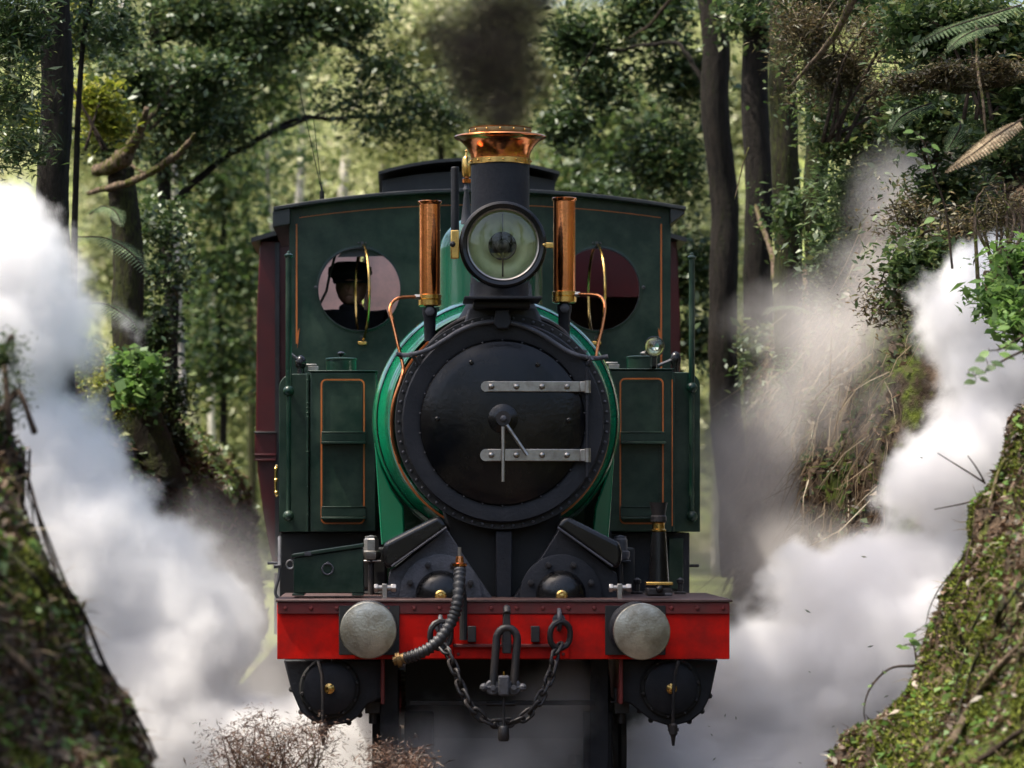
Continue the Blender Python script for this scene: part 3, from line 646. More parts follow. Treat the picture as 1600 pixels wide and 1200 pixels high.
    po = pole.build('handrail_pole', M['dark_green'], loco)
    MB().lathe([(.0165,ztop-.01),(.024,ztop),(.024,ztop+.006),(.01,ztop+.014),(.008,ztop+.024),(.002,ztop+.028)],(hx2,YT,0),'z',20,False).build('pole_finial', M['dark_green'], po)
    for z in (z_b, zbl): MB().ball((hx2,YT-.005,z),.03,18).build('pole_knob', M['dark_green'], po); MB().cyl((hx2,YT,z),(hx2,YT+.09,z),.014).build('pole_bracket', M['dark_green'], po)
# brass grab handle on left tank edge
gb = MB().tube(spline([Q(434,728,YT+.3),Q(431,732,YT+.3),Q(431,770,YT+.3),Q(434,775,YT+.3)],5), .009, 10)
for py in (732,750,770): gb.ball(Q(431.5,py,YT+.3), .013, 10)
gb.build('grab_handle', M['brass'], loco)
# sill pipe under left tank
MB().tube([Q(437,840,YT),Q(437,870,YT-.2),Q(437,885,YT-.3),Q(428,885,YT-.3)], .011, 8).build('sand_pipe', M['iron_light'], loco)
MB().tube(spline([Q(418,880,YT),Q(432,880,YT),Q(436,884,YT),Q(436,900,YT),Q(430,925,YT),Q(436,936,YT)],5), .008, 8).build('step_iron', M['iron_light'], loco)
MB().cyl(Q(1076,884,YT+.3), Q(1092,884,YT+.3), .008).build('step_iron', M['iron'], loco)
# lower cab/tank skirts
MB().box(qx(438,2.6), qx(596,2.6), 2.5, 5.4, .75, qz(832,2.6)).build('tank_bearer', M['dark'], loco, .005)
MB().box(qx(948,2.6), qx(1075,2.6), 2.5, 5.4, .75, qz(832,2.6)).build('tank_bearer', M['black_matt'], loco, .005)
MB().box(qx(1046,2.4), qx(1069,2.4), 2.46, 2.49, qz(921,2.4), qz(841,2.4)).build('sand_box_door', M['dark_green'], loco, .004)
MB().box(-.5, .62, 1.9, 5.2, 1.12, 1.4).build('ash_pan', M['dark'], loco)
MB().box(-1.0, .98, 1.34, 5.6, 1.02, 1.08).build('running_plate', M['dark'], loco)
# small marker lamp on right tank
YM = 2.1
c = q(1022.5,541.5,YM); r = sz(15.5,YM)
ml = MB().lathe([(r-.004,-.0),(r,-.008),(r+.003,.004),(r-.002,.03),(r*.6,.06),(.002,.065)],(c[0],YM,c[1]),'y',36,False)
ml.box(c[0]-.01,c[0]+.01,YM+.01,YM+.03,c[1]-r-.06,c[1]-r+.005)
ml.box(c[0]-.01,c[0]+.01,YM+.01,YM+.3,c[1]-r-.06,c[1]-r-.05)
mlo = ml.build('marker_lamp', M['black_gloss'], loco)
MB().lathe([(r-.004,.0),(r*.6,.018),(r*.25,.03),(.002,.034)],(c[0],YM,c[1]),'y',30,False).build('marker_reflector', M['white_steel'], mlo)
MB().lathe([(r-.003,-.001),(r*.7,-.008),(.002,-.013)],(c[0],YM,c[1]),'y',30,False).build('marker_lens', M['glass'], mlo)
MB().ball((c[0]-.05,YM+.03,c[1]-.035),.012,10,(2,1,1)).build('lamp_switch', M['steel'], mlo)

# --- cab
YK = 4.5
ax0, ax1 = qx(452,YK), qx(1048,YK); zlow = 1.05
def roof_z(x, y=YK, add=0):
    t = x/((ax1-ax0)/2); return qz(301,YK)-.085*t*t+add
wc = [q(561.5,452,YK), q(935,452,YK)]; wr = sz(65,YK)
xm0, xm1 = qx(648,YK), qx(862,YK)
def cab_poly(xa, xb):
    xs = np.linspace(xa, xb, 7)
    return [(xa, qz(588,YK)), (xb, qz(588,YK))]+[(x, roof_z(x)) for x in xs[::-1]]
c0 = MB().plate(cab_poly(ax0,xm0), wc[0], wr, YK, YK+.02, 64); c0.plate(cab_poly(xm1,ax1), wc[1], wr, YK, YK+.02, 64)
xs = np.linspace(xm0,xm1,6)
c0.prism([(xm0,qz(588,YK)),(xm1,qz(588,YK))]+[(x,roof_z(x)) for x in xs[::-1]], YK, YK+.02)
c0.box(ax0,ax1,YK,YK+.02,zlow,qz(588,YK))
cab = c0.build('cab_front', M['dark_green'], loco, ang=.5)
for k in range(2):
    xx = (ax0, ax1)[k]; s_in = 1 if k == 0 else -1
    MB().box(min(xx,xx+s_in*.02),max(xx,xx+s_in*.02),YK+.021,YK+1.3,zlow,roof_z(xx)-.02).build('cab_side', M['dark_green'], cab)
    MB().lathe([(wr+.012,-.001),(wr+.012,-.008),(wr+.001,-.01),(wr-.004,-.004),(wr-.004,.022)],(wc[k][0],YK,wc[k][1]),'y',64,False).build('window_ring', M['dark_green'], cab)
    MB().lathe([(wr-.001,-.0105),(wr-.0035,-.011),(wr-.0045,-.005)],(wc[k][0],YK,wc[k][1]),'y',64,False).build('window_bead', M['iron_light'], cab)
    # pivoted window: brass ring almost edge on
    px = (566,932)[k]; c = q(px,457,YK); ang = math.radians((81, 83)[k]); rw = sz(74,YK)
    ring = [(c[0]+rw*math.cos(t)*math.cos(ang), YK-.0-rw*math.cos(t)*math.sin(ang), c[1]+rw*math.sin(t)) for t in np.linspace(0,2*PI,48,endpoint=False)]
    rg = MB().tube(ring, .0085, 8, closed=True).build('window_frame', M['brass'], cab)
    MB().add([(c[0],YK,c[1])]+[(c[0]+(p[0]-c[0])*.99, p[1], c[1]+(p[2]-c[1])*.99) for p in ring], [(0,i+1,(i+1)%48+1) for i in range(48)]).build('pane', M['window_glass'], rg, smooth=False)
    MB().box(c[0]-.027,c[0]+.027,YK-.035,YK-.012,c[1]-rw-.032,c[1]-rw-.01).build('window_catch', M['brass'], rg, .004)
    MB().box(c[0]-.011,c[0]+.011,YK-.03,YK-.012,c[1]-rw-.012,c[1]-rw+.02).build('window_pivot', M['iron'], rg, .003)
    pb = MB()
    for dx in (-.022,0,.022): pb.ball((c[0]+dx,YK-.018,c[1]+rw+.012),.006,8)
    pb.box(c[0]-.008,c[0]+.008,YK-.025,YK-.012,c[1]+rw-.01,c[1]+rw+.02)
    pb.build('window_hinge', M['iron_light'], rg)
    lx = qx((463.5,1033)[k],YK); zt_ = qz((350,350)[k],YK); zb2 = qz((537,580)[k],YK)
    ln = MB().box(lx-.0045,lx+.0045,YK-.005,YK-.001,zb2,zt_); sgn = 1 if k == 0 else -1
    ln.prism([(lx+sgn*.004,qz(520,YK)),(lx+sgn*.018,qz(512,YK)),(lx+sgn*.004,qz(545,YK))],YK-.005,YK-.001)
    ln.build('lining', M['orange'], cab)
    MB().ball((qx((494,1005)[k],YK),YK-.006,qz(449,YK)),.011,10,(1.2,.7,1)).build('window_stop', M['iron_light'], cab)
# curved top lining and roof
xs = np.linspace(ax0+.06,ax1-.06,25); lt = MB()
for a, b in zip(xs, xs[1:]): lt.add([(a,YK-.004,roof_z(a)-.075),(b,YK-.004,roof_z(b)-.075),(b,YK-.004,roof_z(b)-.07),(a,YK-.004,roof_z(a)-.07)],[(0,1,2,3)])
lt.build('lining', M['orange'], cab)
MB().ball((ax0+.2, YK-.006, 2.8), .001).v
xs = np.linspace(qx(427,YK-.12), qx(1072,YK-.12), 33)
rz = lambda x: qz(300,YK-.12)-.088*(x/1.1)**2 - (.0 if abs(x) < 1.12 else .0)
vs = []; fs = []
for x in xs:
    vs += [(x,YK-.12,rz(x)+.0),(x,YK-.12,rz(x)+.022),(x,YK+1.5,rz(x)+.022),(x,YK+1.5,rz(x))]
for i in range(len(xs)-1):
    for j in range(4): fs.append((4*i+j,4*i+(j+1)%4,4*i+4+(j+1)%4,4*i+4+j))
fs += [(0,1,2,3),(len(vs)-4,len(vs)-3,len(vs)-2,len(vs)-1)]
rf = MB().add(vs, fs).build('cab_roof', M['roof_black'], loco, .004)
# deep eaves: left gutter box, right bracket
a, b = qx(426,YK-.1), qx(453,YK-.1)
MB().prism([(a,qz(357,YK)),(b,qz(352,YK)),(b,rz(b)-.001),(a,rz(a)-.001)],YK-.1,YK+1.45).build('eaves', M['roof_black'], rf, .004)
a, b = qx(1048,YK-.1), qx(1070,YK-.1)
MB().prism([(a,qz(352,YK)),(b,rz(b)-.02),(b,rz(b)-.001),(a,rz(a)-.001)],YK-.1,YK+1.45).build('eaves', M['roof_black'], rf, .004)
an = MB(); c = Q(503,309,YK+.2); an.cyl((c[0],c[1],c[2]-.02),(c[0],c[1],c[2]+.04),.014); an.cyl((c[0],c[1],c[2]+.04),(c[0]-.004,c[1],c[2]+.075),.007,.004)
aer = an.build('radio_aerial', M['black_gloss'], rf)
for px, py in ((464,122),(490,186)):
    e = Q(px,py,YK+.2); MB().tube([(c[0],c[1],c[2]+.03),e], [.0028,.0018], 6).build('whip', M['black_gloss'], aer)
# cab floor, interior backhead
MB().box(ax0+.03,ax1-.03,YK+.03,YK+1.4,1.1,1.16).build('cab_floor', M['dark'], loco)
MB().box(-.42,.45,YK+.021,YK+.25,1.2,2.35).build('backhead', M['dark'], loco, .03)
MB().box(.1,ax1-.1,YK+1.2,YK+1.25,1.2,2.85).build('window_dark_backing', M['rust'], loco)  # added brown board; its height is set to darken the right window
gl = MB().cyl((.75,YK+.3,2.48),(.75,YK+.26,2.48),.05); gl.build('pressure_gauge', M['brass'], loco)
MB().tube([Q(525,395,YK+.2),Q(515,430,YK+.25),Q(510,455,YK+.25),Q(500,475,YK+.25)], .008, 8).build('whistle_chain', M['iron'], loco)
xc = wc[0][0]; MB().prism([(xc-.13,qz(401,YK)),(xc+.15,qz(399,YK)),(xc+.08,qz(386,YK)),(xc,qz(383,YK)),(xc-.08,qz(387,YK))],YK+.03,YK+.05).build('sun_visor', M['iron_light'], cab)

# --- oil lubricator columns beside the cylinders
for k, (px, dy) in enumerate(((580,0),(969,0))):
    Yv = .95; x = qx(px,Yv); z = lambda p: qz(p,Yv); m1 = M['steel'] if k == 0 else M['iron_light']
    v = MB().lathe([(.03,z(938)),(.03,z(934)),(.016,z(930)),(.014,z(880)),(.03,z(878)),(.033,z(872))],(x,Yv,0),'z',20,False).build('relief_valve', M['iron'], loco)
    MB().lathe([(.042,z(874)),(.048,z(868)),(.048,z(862)),(.036,z(860)),(.036,z(843)),(.03,z(841)),(.03,z(838)),(.012,z(837)),(.002,z(836))],(x,Yv,0),'z',6 if k == 0 else 24,False).build('valve_body', m1, v)
    MB().box(x-.055,x+.05,Yv-.03,Yv+.03,z(878),z(875)).build('valve_yoke', m1, v, .004)
    MB().box(x-.055,x-.045,Yv-.03,Yv+.03,z(875),z(862)).build('valve_yoke', m1, v, .003)
    MB().box(x-.065,x+.075,Yv+.05,Yv+.35,1.12,z(856)).build('valve_chest', M['dark'], v, .01)
    lk = MB(); lx = qx((601,968)[k],.25); lz = qz(922,.25)
    lk.box(lx-.012,lx+.012,.22,.26,lz-.05,lz+.03); lk.cyl((lx-.045,.24,lz+.01),(lx+.045,.24,lz+.01),.014); lk.lathe([(.022,-.05),(.022,-.03)],(lx,.24,lz+.01),'x',6); lk.lathe([(.022,.03),(.022,.055)],(lx,.24,lz+.01),'x',6)
    lk.build('lever_bracket', M['steel'], loco, .003)
# small cocks along the footplate
for px in (995, 806+190, 1063, 650-5):
    c = Q(px,930,.7); m_ = MB().lathe([(.03,0),(.03,.01),(.012,.014),(.012,.05),(.018,.055),(.018,.07),(.004,.08)],(c[0],c[1],1.103),'z',14,False).build('oil_cup', M['iron'], loco)

# ================================================================== things standing on the footplate
tb = thing('tool_box', 'dark green tool box with sloping lid and ring pull, left on the footplate', 'tool box', (LX+qx(513,.35), LY+.35, 1.104))
ox, oz = qx(513,.35), 1.104
def tq(px, py): a = q(px, py, .35); return (a[0]-ox, a[1]-oz)
bp = [tq(459,936),(tq(569,936)),(tq(567,856)),(tq(459,872))]
bp[0] = (bp[0][0], .012); bp[1] = (bp[1][0], .012)
MB().prism(bp, 0, .3).build('box_body', M['dark_green'], tb, .004)
MB().prism([tq(456,871),tq(568,855),tq(568,849),tq(456,866)], -.014, .31).build('box_lid', M['dark_green'], tb, .003)
rc_ = tq(512,889)
rp = MB().tube([(rc_[0]+.026*math.cos(a), -.014, rc_[1]+.026*math.sin(a)) for a in np.linspace(0,2*PI,20,endpoint=False)], .0045, 8, closed=True); rp.ball((rc_[0],-.008,rc_[1]+.027),.009,8)
rp.build('ring_pull', M['iron_light'], tb)
for x in (tq(466,0)[0], tq(559,0)[0]): MB().box(x-.028,x+.028,-.02,.32,.0,.01).build('box_foot', M['dark_green'], tb, .002)
hh = tq(455,882); MB().tube([(hh[0]-.006+.018*math.cos(a), .02, hh[1]+.02*math.sin(a)) for a in np.linspace(0,2*PI,14,endpoint=False)], .004, 8, closed=True).build('side_ring', M['steel'], tb)
MB().box(tq(476,0)[0],tq(486,0)[0],-.02,.02,tq(0,868)[1],tq(0,862)[1]).build('box_hasp', M['iron_light'], tb)

jk = thing('screw_jack', 'black tapered screw jack with brass collar standing at the right of the footplate', 'jack', (LX+qx(1029,.3), LY+.3, 1.104))
jz = lambda p: qz(p,.3)-1.104; jr = lambda n: sz(n,.3)
MB().box(-jr(20),jr(20),-jr(18),jr(18),.0,jz(917)).build('jack_base', M['iron'], jk, .01)
MB().box(-jr(21),jr(21),-jr(20),jr(18),jz(914),jz(909)).build('base_plate', M['brass'], jk, .003)
MB().lathe([(jr(16.5),jz(909)),(jr(15.5),jz(895)),(jr(11.5),jz(832)),(jr(9),jz(829))],(0,0,0),'z',32).build('jack_body', M['black_gloss'], jk)
MB().lathe([(jr(12),jz(830)),(jr(12),jz(828)),(jr(9.5),jz(826)),(jr(9.5),jz(818)),(jr(12),jz(816.5))],(0,0,0),'z',32).build('jack_collar', M['brass'], jk)
MB().lathe([(jr(8),jz(817)),(jr(12.5),jz(815)),(jr(12.5),jz(807)),(jr(10.5),jz(805)),(jr(13.5),jz(788)),(jr(14.5),jz(785)),(jr(10),jz(785)),(jr(8),jz(790)),(.002,jz(790))],(0,0,0),'z',32,False).build('jack_head', M['iron'], jk)
bl = MB().ball((0,-jr(20),jz(920)),jr(6),14); bl.cyl((0,-jr(20),jz(920)),(0,0,jz(920)),jr(3)); bl.build('jack_pinion', M['black_gloss'], jk)
MB().box(jr(8),jr(20),-jr(22),-jr(12),.0,jz(926)).build('jack_claw', M['iron_light'], jk, .004)

# ================================================================== CARRIAGE
YR = 6.8
car = thing('passenger_carriage', 'maroon carriage with black clerestory roof coupled behind the engine cab', 'carriage', (LX, LY+YR, 0))
left = [(427,886),(420,850),(411,800),(403,740),(400,675),(401,500),(405,400),(407,377)]
pl = [q(a,b,YR) for a,b in left]; cxm = (qx(401,YR)+qx(1063,YR))/2
poly = pl+[(2*cxm-x, z) for x, z in pl[::-1]]
body = MB().prism(poly, 0, 9).build('carriage_body', M['carriage_red'], car, .006)
zr = qz(377,YR)
def rpoly(hw, z0, rise, th, n=17):
    xs = np.linspace(-hw, hw, n); return [(cxm+x, z0+rise*(1-(x/hw)**2)) for x in xs]+[(cxm+x, z0-th+rise*(1-(x/hw)**2)) for x in xs[::-1]]
MB().prism(rpoly(sz(338,YR), zr+.012, .22, .03), -.16, 9.1).build('carriage_roof', M['roof_black'], car)
hw = sz(135,YR); zc = zr+.15
MB().prism([(cxm-hw,zc),(cxm+hw,zc)]+[(x,z) for x,z in rpoly(hw, qz(282,YR), .06, .0)[:17][::-1]], 0, 9).build('clerestory', M['roof_black'], car)
MB().prism(rpoly(sz(141,YR), qz(271,YR), sz(21,YR), .02), -.14, 9.1).build('clerestory_roof', M['roof_black'], car)
MB().prism([q(a,b,YR) for a,b in ((430,870),(430,380),(437,380),(437,870))], -.04, -.001).build('corner_post', M['roof_black'], car)
MB().prism([q(a,b,YR) for a,b in ((399,720),(399,676),(432,676),(432,720))], -.05, -.001).build('waist_panel', M['carriage_red'], car, .004)
for py in (676,711,719): MB().box(qx(398,YR),qx(432,YR),-.065,-.02,qz(py,YR)-.006,qz(py,YR)+.006).build('waist_moulding', M['carriage_red'] if py != 676 else M['roof_black'], car, .003)
MB().box(qx(470,YR),qx(700,YR),-.03,-.001,2.0,3.2).build('steam_stand_in', M['steam_pink'], car, .004)  # added pink panel standing in for lit steam behind the cab
MB().box(qx(430,YR),qx(640,YR),-.2,.0,.7,1.1).build('carriage_frame', M['dark'], car)
for yy in (1.2, 2.6, 6.5, 7.9):
    for s in (-1,1):
        o = MB().lathe([(.05,-.06),(.38,-.05),(.4,.03),(.43,.06),(.05,.06)],(0,0,0),'x',32).build('carriage_wheel', M['iron'], car); o.location = (cxm*0+s*.54, yy, .4)
# ================================================================== DRIVER in the cab
def skin_body(name, pts, edges, rad, mat, parent, sub=2):
    me = bpy.data.meshes.new(name); me.from_pydata(pts, edges, [])
    o = bpy.data.objects.new(name, me); C.objects.link(o); o.parent = parent
    m = o.modifiers.new('skin', 'SKIN')
    if not me.skin_vertices: 
        bm = bmesh.new(); bm.from_mesh(me); bm.verts.layers.skin.verify(); bm.to_mesh(me); bm.free()
    for i, r in enumerate(rad): me.skin_vertices[0].data[i].radius = (r, r) if not hasattr(r,'__len__') else r
    me.skin_vertices[0].data[0].use_root = True
    s = o.modifiers.new('sub', 'SUBSURF'); s.levels = sub; s.render_levels = sub
    me.materials.append(mat); return o
YPn = YK+.45
hd = q(547,446,YPn)
person = thing('person', 'engine driver in black cap and dark coat seen through the left round cab window', 'person', (LX+hd[0], LY+YPn, 1.16))
H = hd[1]-1.16                      # head centre height above the cab floor
bpts = [(0,.02,H-.72),(0,.02,H-.5),(0,.01,H-.24),(0,.0,H-.17),(0,-.01,H-.1),
        (-.16,.01,H-.205),(-.24,.03,H-.5),(-.2,-.18,H-.62),(.17,.01,H-.205),(.25,.03,H-.5),(.22,-.18,H-.64),
        (-.1,.02,H-.9),(-.11,-.02,H-1.22),(-.11,.02,.06),(.1,.02,H-.9),(.11,-.02,H-1.22),(.11,.02,.06),(-.11,-.14,.03),(.11,-.14,.03)]
bed = [(0,1),(1,2),(2,3),(3,4),(2,5),(5,6),(6,7),(2,8),(8,9),(9,10),(0,11),(11,12),(12,13),(0,14),(14,15),(15,16),(13,17),(16,18)]
brad = [(.15,.12),(.15,.12),(.16,.12),.085,.075,(.085,.08),.06,.045,(.085,.08),.06,.045,.09,.065,.05,.09,.065,.05,.045,.045]
skin_body('body', bpts, bed, brad, M['cloth'], person)
hdm = MB(); hdm.ball((0,0,H), .112, 20, (.78,.98,1.12)); hdm.ball((-.015,-.1,H-.015), .018, 8, (1,1,1.3)); hdm.ball((0,-.05,H-.08),.05,12,(.9,.9,.8))
for s in (-1,1): hdm.ball((s*.08,.0,H-.01),.022,8,(.4,.8,1.3)); hdm.ball((s*.032,-.088,H+.012),.012,8)
hdm.ball((0,-.092,H-.055),.018,8,(1.3,.4,.35))
hdm.build('head', M['skin'], person, ang=2).rotation_euler = (0,0,0)
hm = MB(); hm.lathe([(.1,H+.01),(.108,H+.04),(.135,H+.07),(.13,H+.11),(.085,H+.14),(.002,H+.13)],(0,0,0),'z',24,False)
hm.add([(-.07,-.06,H+.035),(-.11,-.12,H+.015),(-.06,-.165,H+.005),(0,-.18,H+.005),(.05,-.165,H+.01),(.07,-.06,H+.035)],[(0,1,2,3,4,5)])
hm.build('cap', M['cloth'], person)
for s in (-1,1):
    hb = MB()
    hb.ball((s*.21,-.22,H-.64),.04,10,(.8,1.1,.5))
    hb.build('hand', M['skin'], person)
# ================================================================== LANDSCAPE
def leaf_mat(name, stops, trans=.45, rough=.5, gloss=.04, big=None):
    """foliage: colour varies from leaf to leaf"""
    m, nt, out = new_mat(name); L = nt.links
    ge = N(nt, 'ShaderNodeNewGeometry'); tc = N(nt, 'ShaderNodeTexCoord')
    nz = N(nt, 'ShaderNodeTexNoise', i_Scale=1.1, i_Detail=2.0); L.new(tc.outputs['Object'], nz.inputs['Vector'])
    a = N(nt, 'ShaderNodeMath', operation='MULTIPLY_ADD', i_1=.6, i_2=-.3); L.new(nz.outputs[0], a.inputs[0])
    b = N(nt, 'ShaderNodeMath', operation='ADD'); L.new(ge.outputs['Random Per Island'], b.inputs[0]); L.new(a.outputs[0], b.inputs[1])
    r = ramp(nt, stops); L.new(b.outputs[0], r.inputs[0])
    d = N(nt, 'ShaderNodeBsdfDiffuse'); t = N(nt, 'ShaderNodeBsdfTranslucent'); g = N(nt, 'ShaderNodeBsdfGlossy', i_Roughness=rough)
    g.inputs[0].default_value = (.9,.95,.9,1)
    L.new(r.outputs[0], d.inputs[0]); L.new(r.outputs[0], t.inputs[0])
    m1 = N(nt, 'ShaderNodeMixShader', i_0=trans); L.new(d.outputs[0], m1.inputs[1]); L.new(t.outputs[0], m1.inputs[2])
    m2 = N(nt, 'ShaderNodeMixShader', i_0=gloss); L.new(m1.outputs[0], m2.inputs[1]); L.new(g.outputs[0], m2.inputs[2])
    L.new(m2.outputs[0], out.inputs[0]); return m
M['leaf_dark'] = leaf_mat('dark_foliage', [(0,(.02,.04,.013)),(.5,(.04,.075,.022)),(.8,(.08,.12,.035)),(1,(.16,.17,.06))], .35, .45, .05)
M['leaf_brown'] = leaf_mat('brown_green_twigs', [(0,(.03,.025,.012)),(.4,(.08,.055,.03)),(.7,(.09,.09,.03)),(1,(.24,.17,.09))], .3)
M['leaf_mid'] = leaf_mat('green_foliage', [(0,(.03,.06,.018)),(.5,(.065,.11,.03)),(.8,(.12,.17,.05)),(1,(.2,.2,.07))], .45)
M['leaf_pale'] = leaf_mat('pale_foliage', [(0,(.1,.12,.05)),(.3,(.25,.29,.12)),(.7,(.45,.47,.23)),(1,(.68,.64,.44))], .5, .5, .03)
M['leaf_yellow'] = leaf_mat('yellow_green_foliage', [(0,(.12,.16,.02)),(.5,(.25,.28,.03)),(1,(.4,.36,.06))], .55)
M['leaf_fresh'] = leaf_mat('fresh_green_leaves', [(0,(.07,.15,.03)),(.5,(.13,.24,.05)),(1,(.2,.3,.09))], .5, .55, .03)
M['leaf_dry'] = leaf_mat('dry_brown_leaves', [(0,(.025,.013,.008)),(.5,(.07,.04,.024)),(.85,(.15,.09,.055)),(1,(.26,.18,.12))], .25)
M['leaf_red'] = leaf_mat('rusty_dead_twigs', [(0,(.025,.013,.009)),(.5,(.08,.042,.028)),(1,(.18,.1,.065))], .15)
M['fern'] = leaf_mat('fern_green', [(0,(.05,.09,.03)),(.5,(.1,.16,.06)),(1,(.2,.26,.12))], .5)
M['straw'] = leaf_mat('dead_grass', [(0,(.12,.08,.045)),(.5,(.24,.17,.1)),(1,(.38,.3,.19))], .25)
def ground_mat(name, c1, c2, c3, moss, mo=(.48,.62), scale=2.5, bump=1.0, stretch=(1,1,1)):
    m, nt, out = new_mat(name); L = nt.links
    p = N(nt, 'ShaderNodeBsdfPrincipled', i_Roughness=.9); p.inputs['Specular IOR Level'].default_value = .2
    tc = N(nt, 'ShaderNodeTexCoord'); mp = N(nt, 'ShaderNodeMapping'); mp.inputs['Scale'].default_value = stretch; L.new(tc.outputs['Object'], mp.inputs[0])
    def nz(s, d=8., r=.6):
        n = N(nt, 'ShaderNodeTexNoise', i_Scale=s, i_Detail=d, i_Roughness=r); L.new(mp.outputs[0], n.inputs['Vector']); return n
    n1, n2, n3 = nz(scale*3), nz(scale), nz(scale*14, 5.)
    r1 = ramp(nt, [(.3,c1),(.5,c2),(.7,c3)]); L.new(n1.outputs[0], r1.inputs[0])
    n4 = nz(scale*8, 4.); rm = ramp(nt, [(.3,(moss[0]*.35,moss[1]*.35,moss[2]*.4)),(.5,moss),(.72,(moss[0]*1.8,moss[1]*1.6,moss[2]*1.2))]); L.new(n4.outputs[0], rm.inputs[0])
    mk = ramp(nt, [(mo[0],(0,0,0)),(mo[1],(1,1,1))]); 
    ad = N(nt, 'ShaderNodeMath', operation='MULTIPLY_ADD', i_1=.35, i_2=-.17); L.new(n4.outputs[0], ad.inputs[0])
    a2 = N(nt, 'ShaderNodeMath', operation='ADD'); L.new(n2.outputs[0], a2.inputs[0]); L.new(ad.outputs[0], a2.inputs[1]); L.new(a2.outputs[0], mk.inputs[0])
    mx = N(nt, 'ShaderNodeMix', data_type='RGBA'); L.new(mk.outputs[0], mx.inputs[0]); L.new(r1.outputs[0], mx.inputs[6]); L.new(rm.outputs[0], mx.inputs[7])
    L.new(mx.outputs[2], p.inputs['Base Color'])
    s = N(nt, 'ShaderNodeMath', operation='ADD'); L.new(n1.outputs[0], s.inputs[0]); L.new(n3.outputs[0], s.inputs[1])
    b = N(nt, 'ShaderNodeBump', i_Strength=bump, i_Distance=.05); L.new(s.outputs[0], b.inputs['Height']); L.new(b.outputs[0], p.inputs['Normal'])
    L.new(p.outputs[0], out.inputs[0]); return m
M['bank'] = ground_mat('mossy_bank_soil', (.012,.008,.006), (.05,.034,.022), (.12,.08,.05), (.055,.075,.012), (.5,.6), 1.6, .9, (1,.7,.7))
M['bank_brown'] = ground_mat('root_bound_soil', (.012,.008,.006), (.05,.03,.02), (.13,.085,.055), (.035,.05,.014), (.56,.7), 2.2, 1.0, (1,1,.35))
M['hill'] = ground_mat('forest_floor', (.05,.05,.02), (.14,.14,.06), (.3,.28,.16), (.16,.2,.06), (.4,.6), .5, .6)
M['ballast'] = ground_mat('ballast', (.02,.018,.015), (.07,.062,.055), (.15,.135,.12), (.03,.03,.01), (.7,.9), 8, 1)
def bark_mat(name, c1, c2, moss, mo, stretch=(5,5,1), sc=3.0, bump=.8):
    return ground_mat(name, c1, tuple((a+b)/2 for a,b in zip(c1,c2)), c2, moss, mo, sc, bump, stretch)
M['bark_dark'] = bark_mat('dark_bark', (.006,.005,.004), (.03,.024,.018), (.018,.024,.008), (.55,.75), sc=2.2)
M['bark_moss'] = bark_mat('mossy_bark', (.01,.008,.006), (.05,.038,.026), (.035,.042,.012), (.42,.6), sc=2.0)
M['bark_pale'] = bark_mat('pale_bark', (.3,.27,.23), (.7,.65,.58), (.1,.1,.05), (.62,.75), (3,3,1), 2.4, .4)
M['log_pale'] = bark_mat('weathered_log', (.05,.032,.02), (.5,.37,.26), (.14,.16,.03), (.5,.6), (3,3,1.5), 6, 1.0)
M['twig'] = bark_mat('twig_bark', (.03,.02,.015), (.12,.085,.06), (.05,.05,.02), (.7,.8), sc=4)

def bulk_mesh(name, V, F, mat, parent=None, loc=None):
    """V (n,3), F (m,4) or (m,3) int arrays"""
    me = bpy.data.meshes.new(name); k = F.shape[1]
    me.vertices.add(len(V)); me.vertices.foreach_set('co', V.astype(np.float32).ravel())
    me.loops.add(F.size); me.loops.foreach_set('vertex_index', F.astype(np.int32).ravel())
    me.polygons.add(len(F)); me.polygons.foreach_set('loop_start', np.arange(0, F.size, k, dtype=np.int32))
    try: me.polygons.foreach_set('loop_total', np.full(len(F), k, dtype=np.int32))
    except Exception: pass
    me.update(calc_edges=True); me.materials.append(mat)
    o = bpy.data.objects.new(name, me); C.objects.link(o)
    if parent: o.parent = parent
    if loc is not None: o.location = loc
    return o
def leaf_geo(P, L, wd=.45, up=.35, droop=None, D=None):
    """a folded four-point leaf at each point P, length L (array)"""
    n = len(P)
    if D is None:
        D = rng.normal(size=(n,3)); D[:,2] = D[:,2]*.5-.25
    D = D/np.linalg.norm(D,axis=1,keepdims=True)
    U = rng.normal(size=(n,3))*.6+np.array([0,0,1.0])*up*3; Sd = np.cross(D,U); Sd /= np.linalg.norm(Sd,axis=1,keepdims=True)+1e-9
    Nn = np.cross(Sd,D); L = L[:,None]
    a = P-D*L*.5; c = P+D*L*.5; m = P-D*L*.05
    b = m+Sd*L*wd*.5+Nn*L*.08; d = m-Sd*L*wd*.5+Nn*L*.08
    V = np.stack([a,b,c,d],1).reshape(-1,3); F = np.arange(4*n).reshape(n,4); return V, F
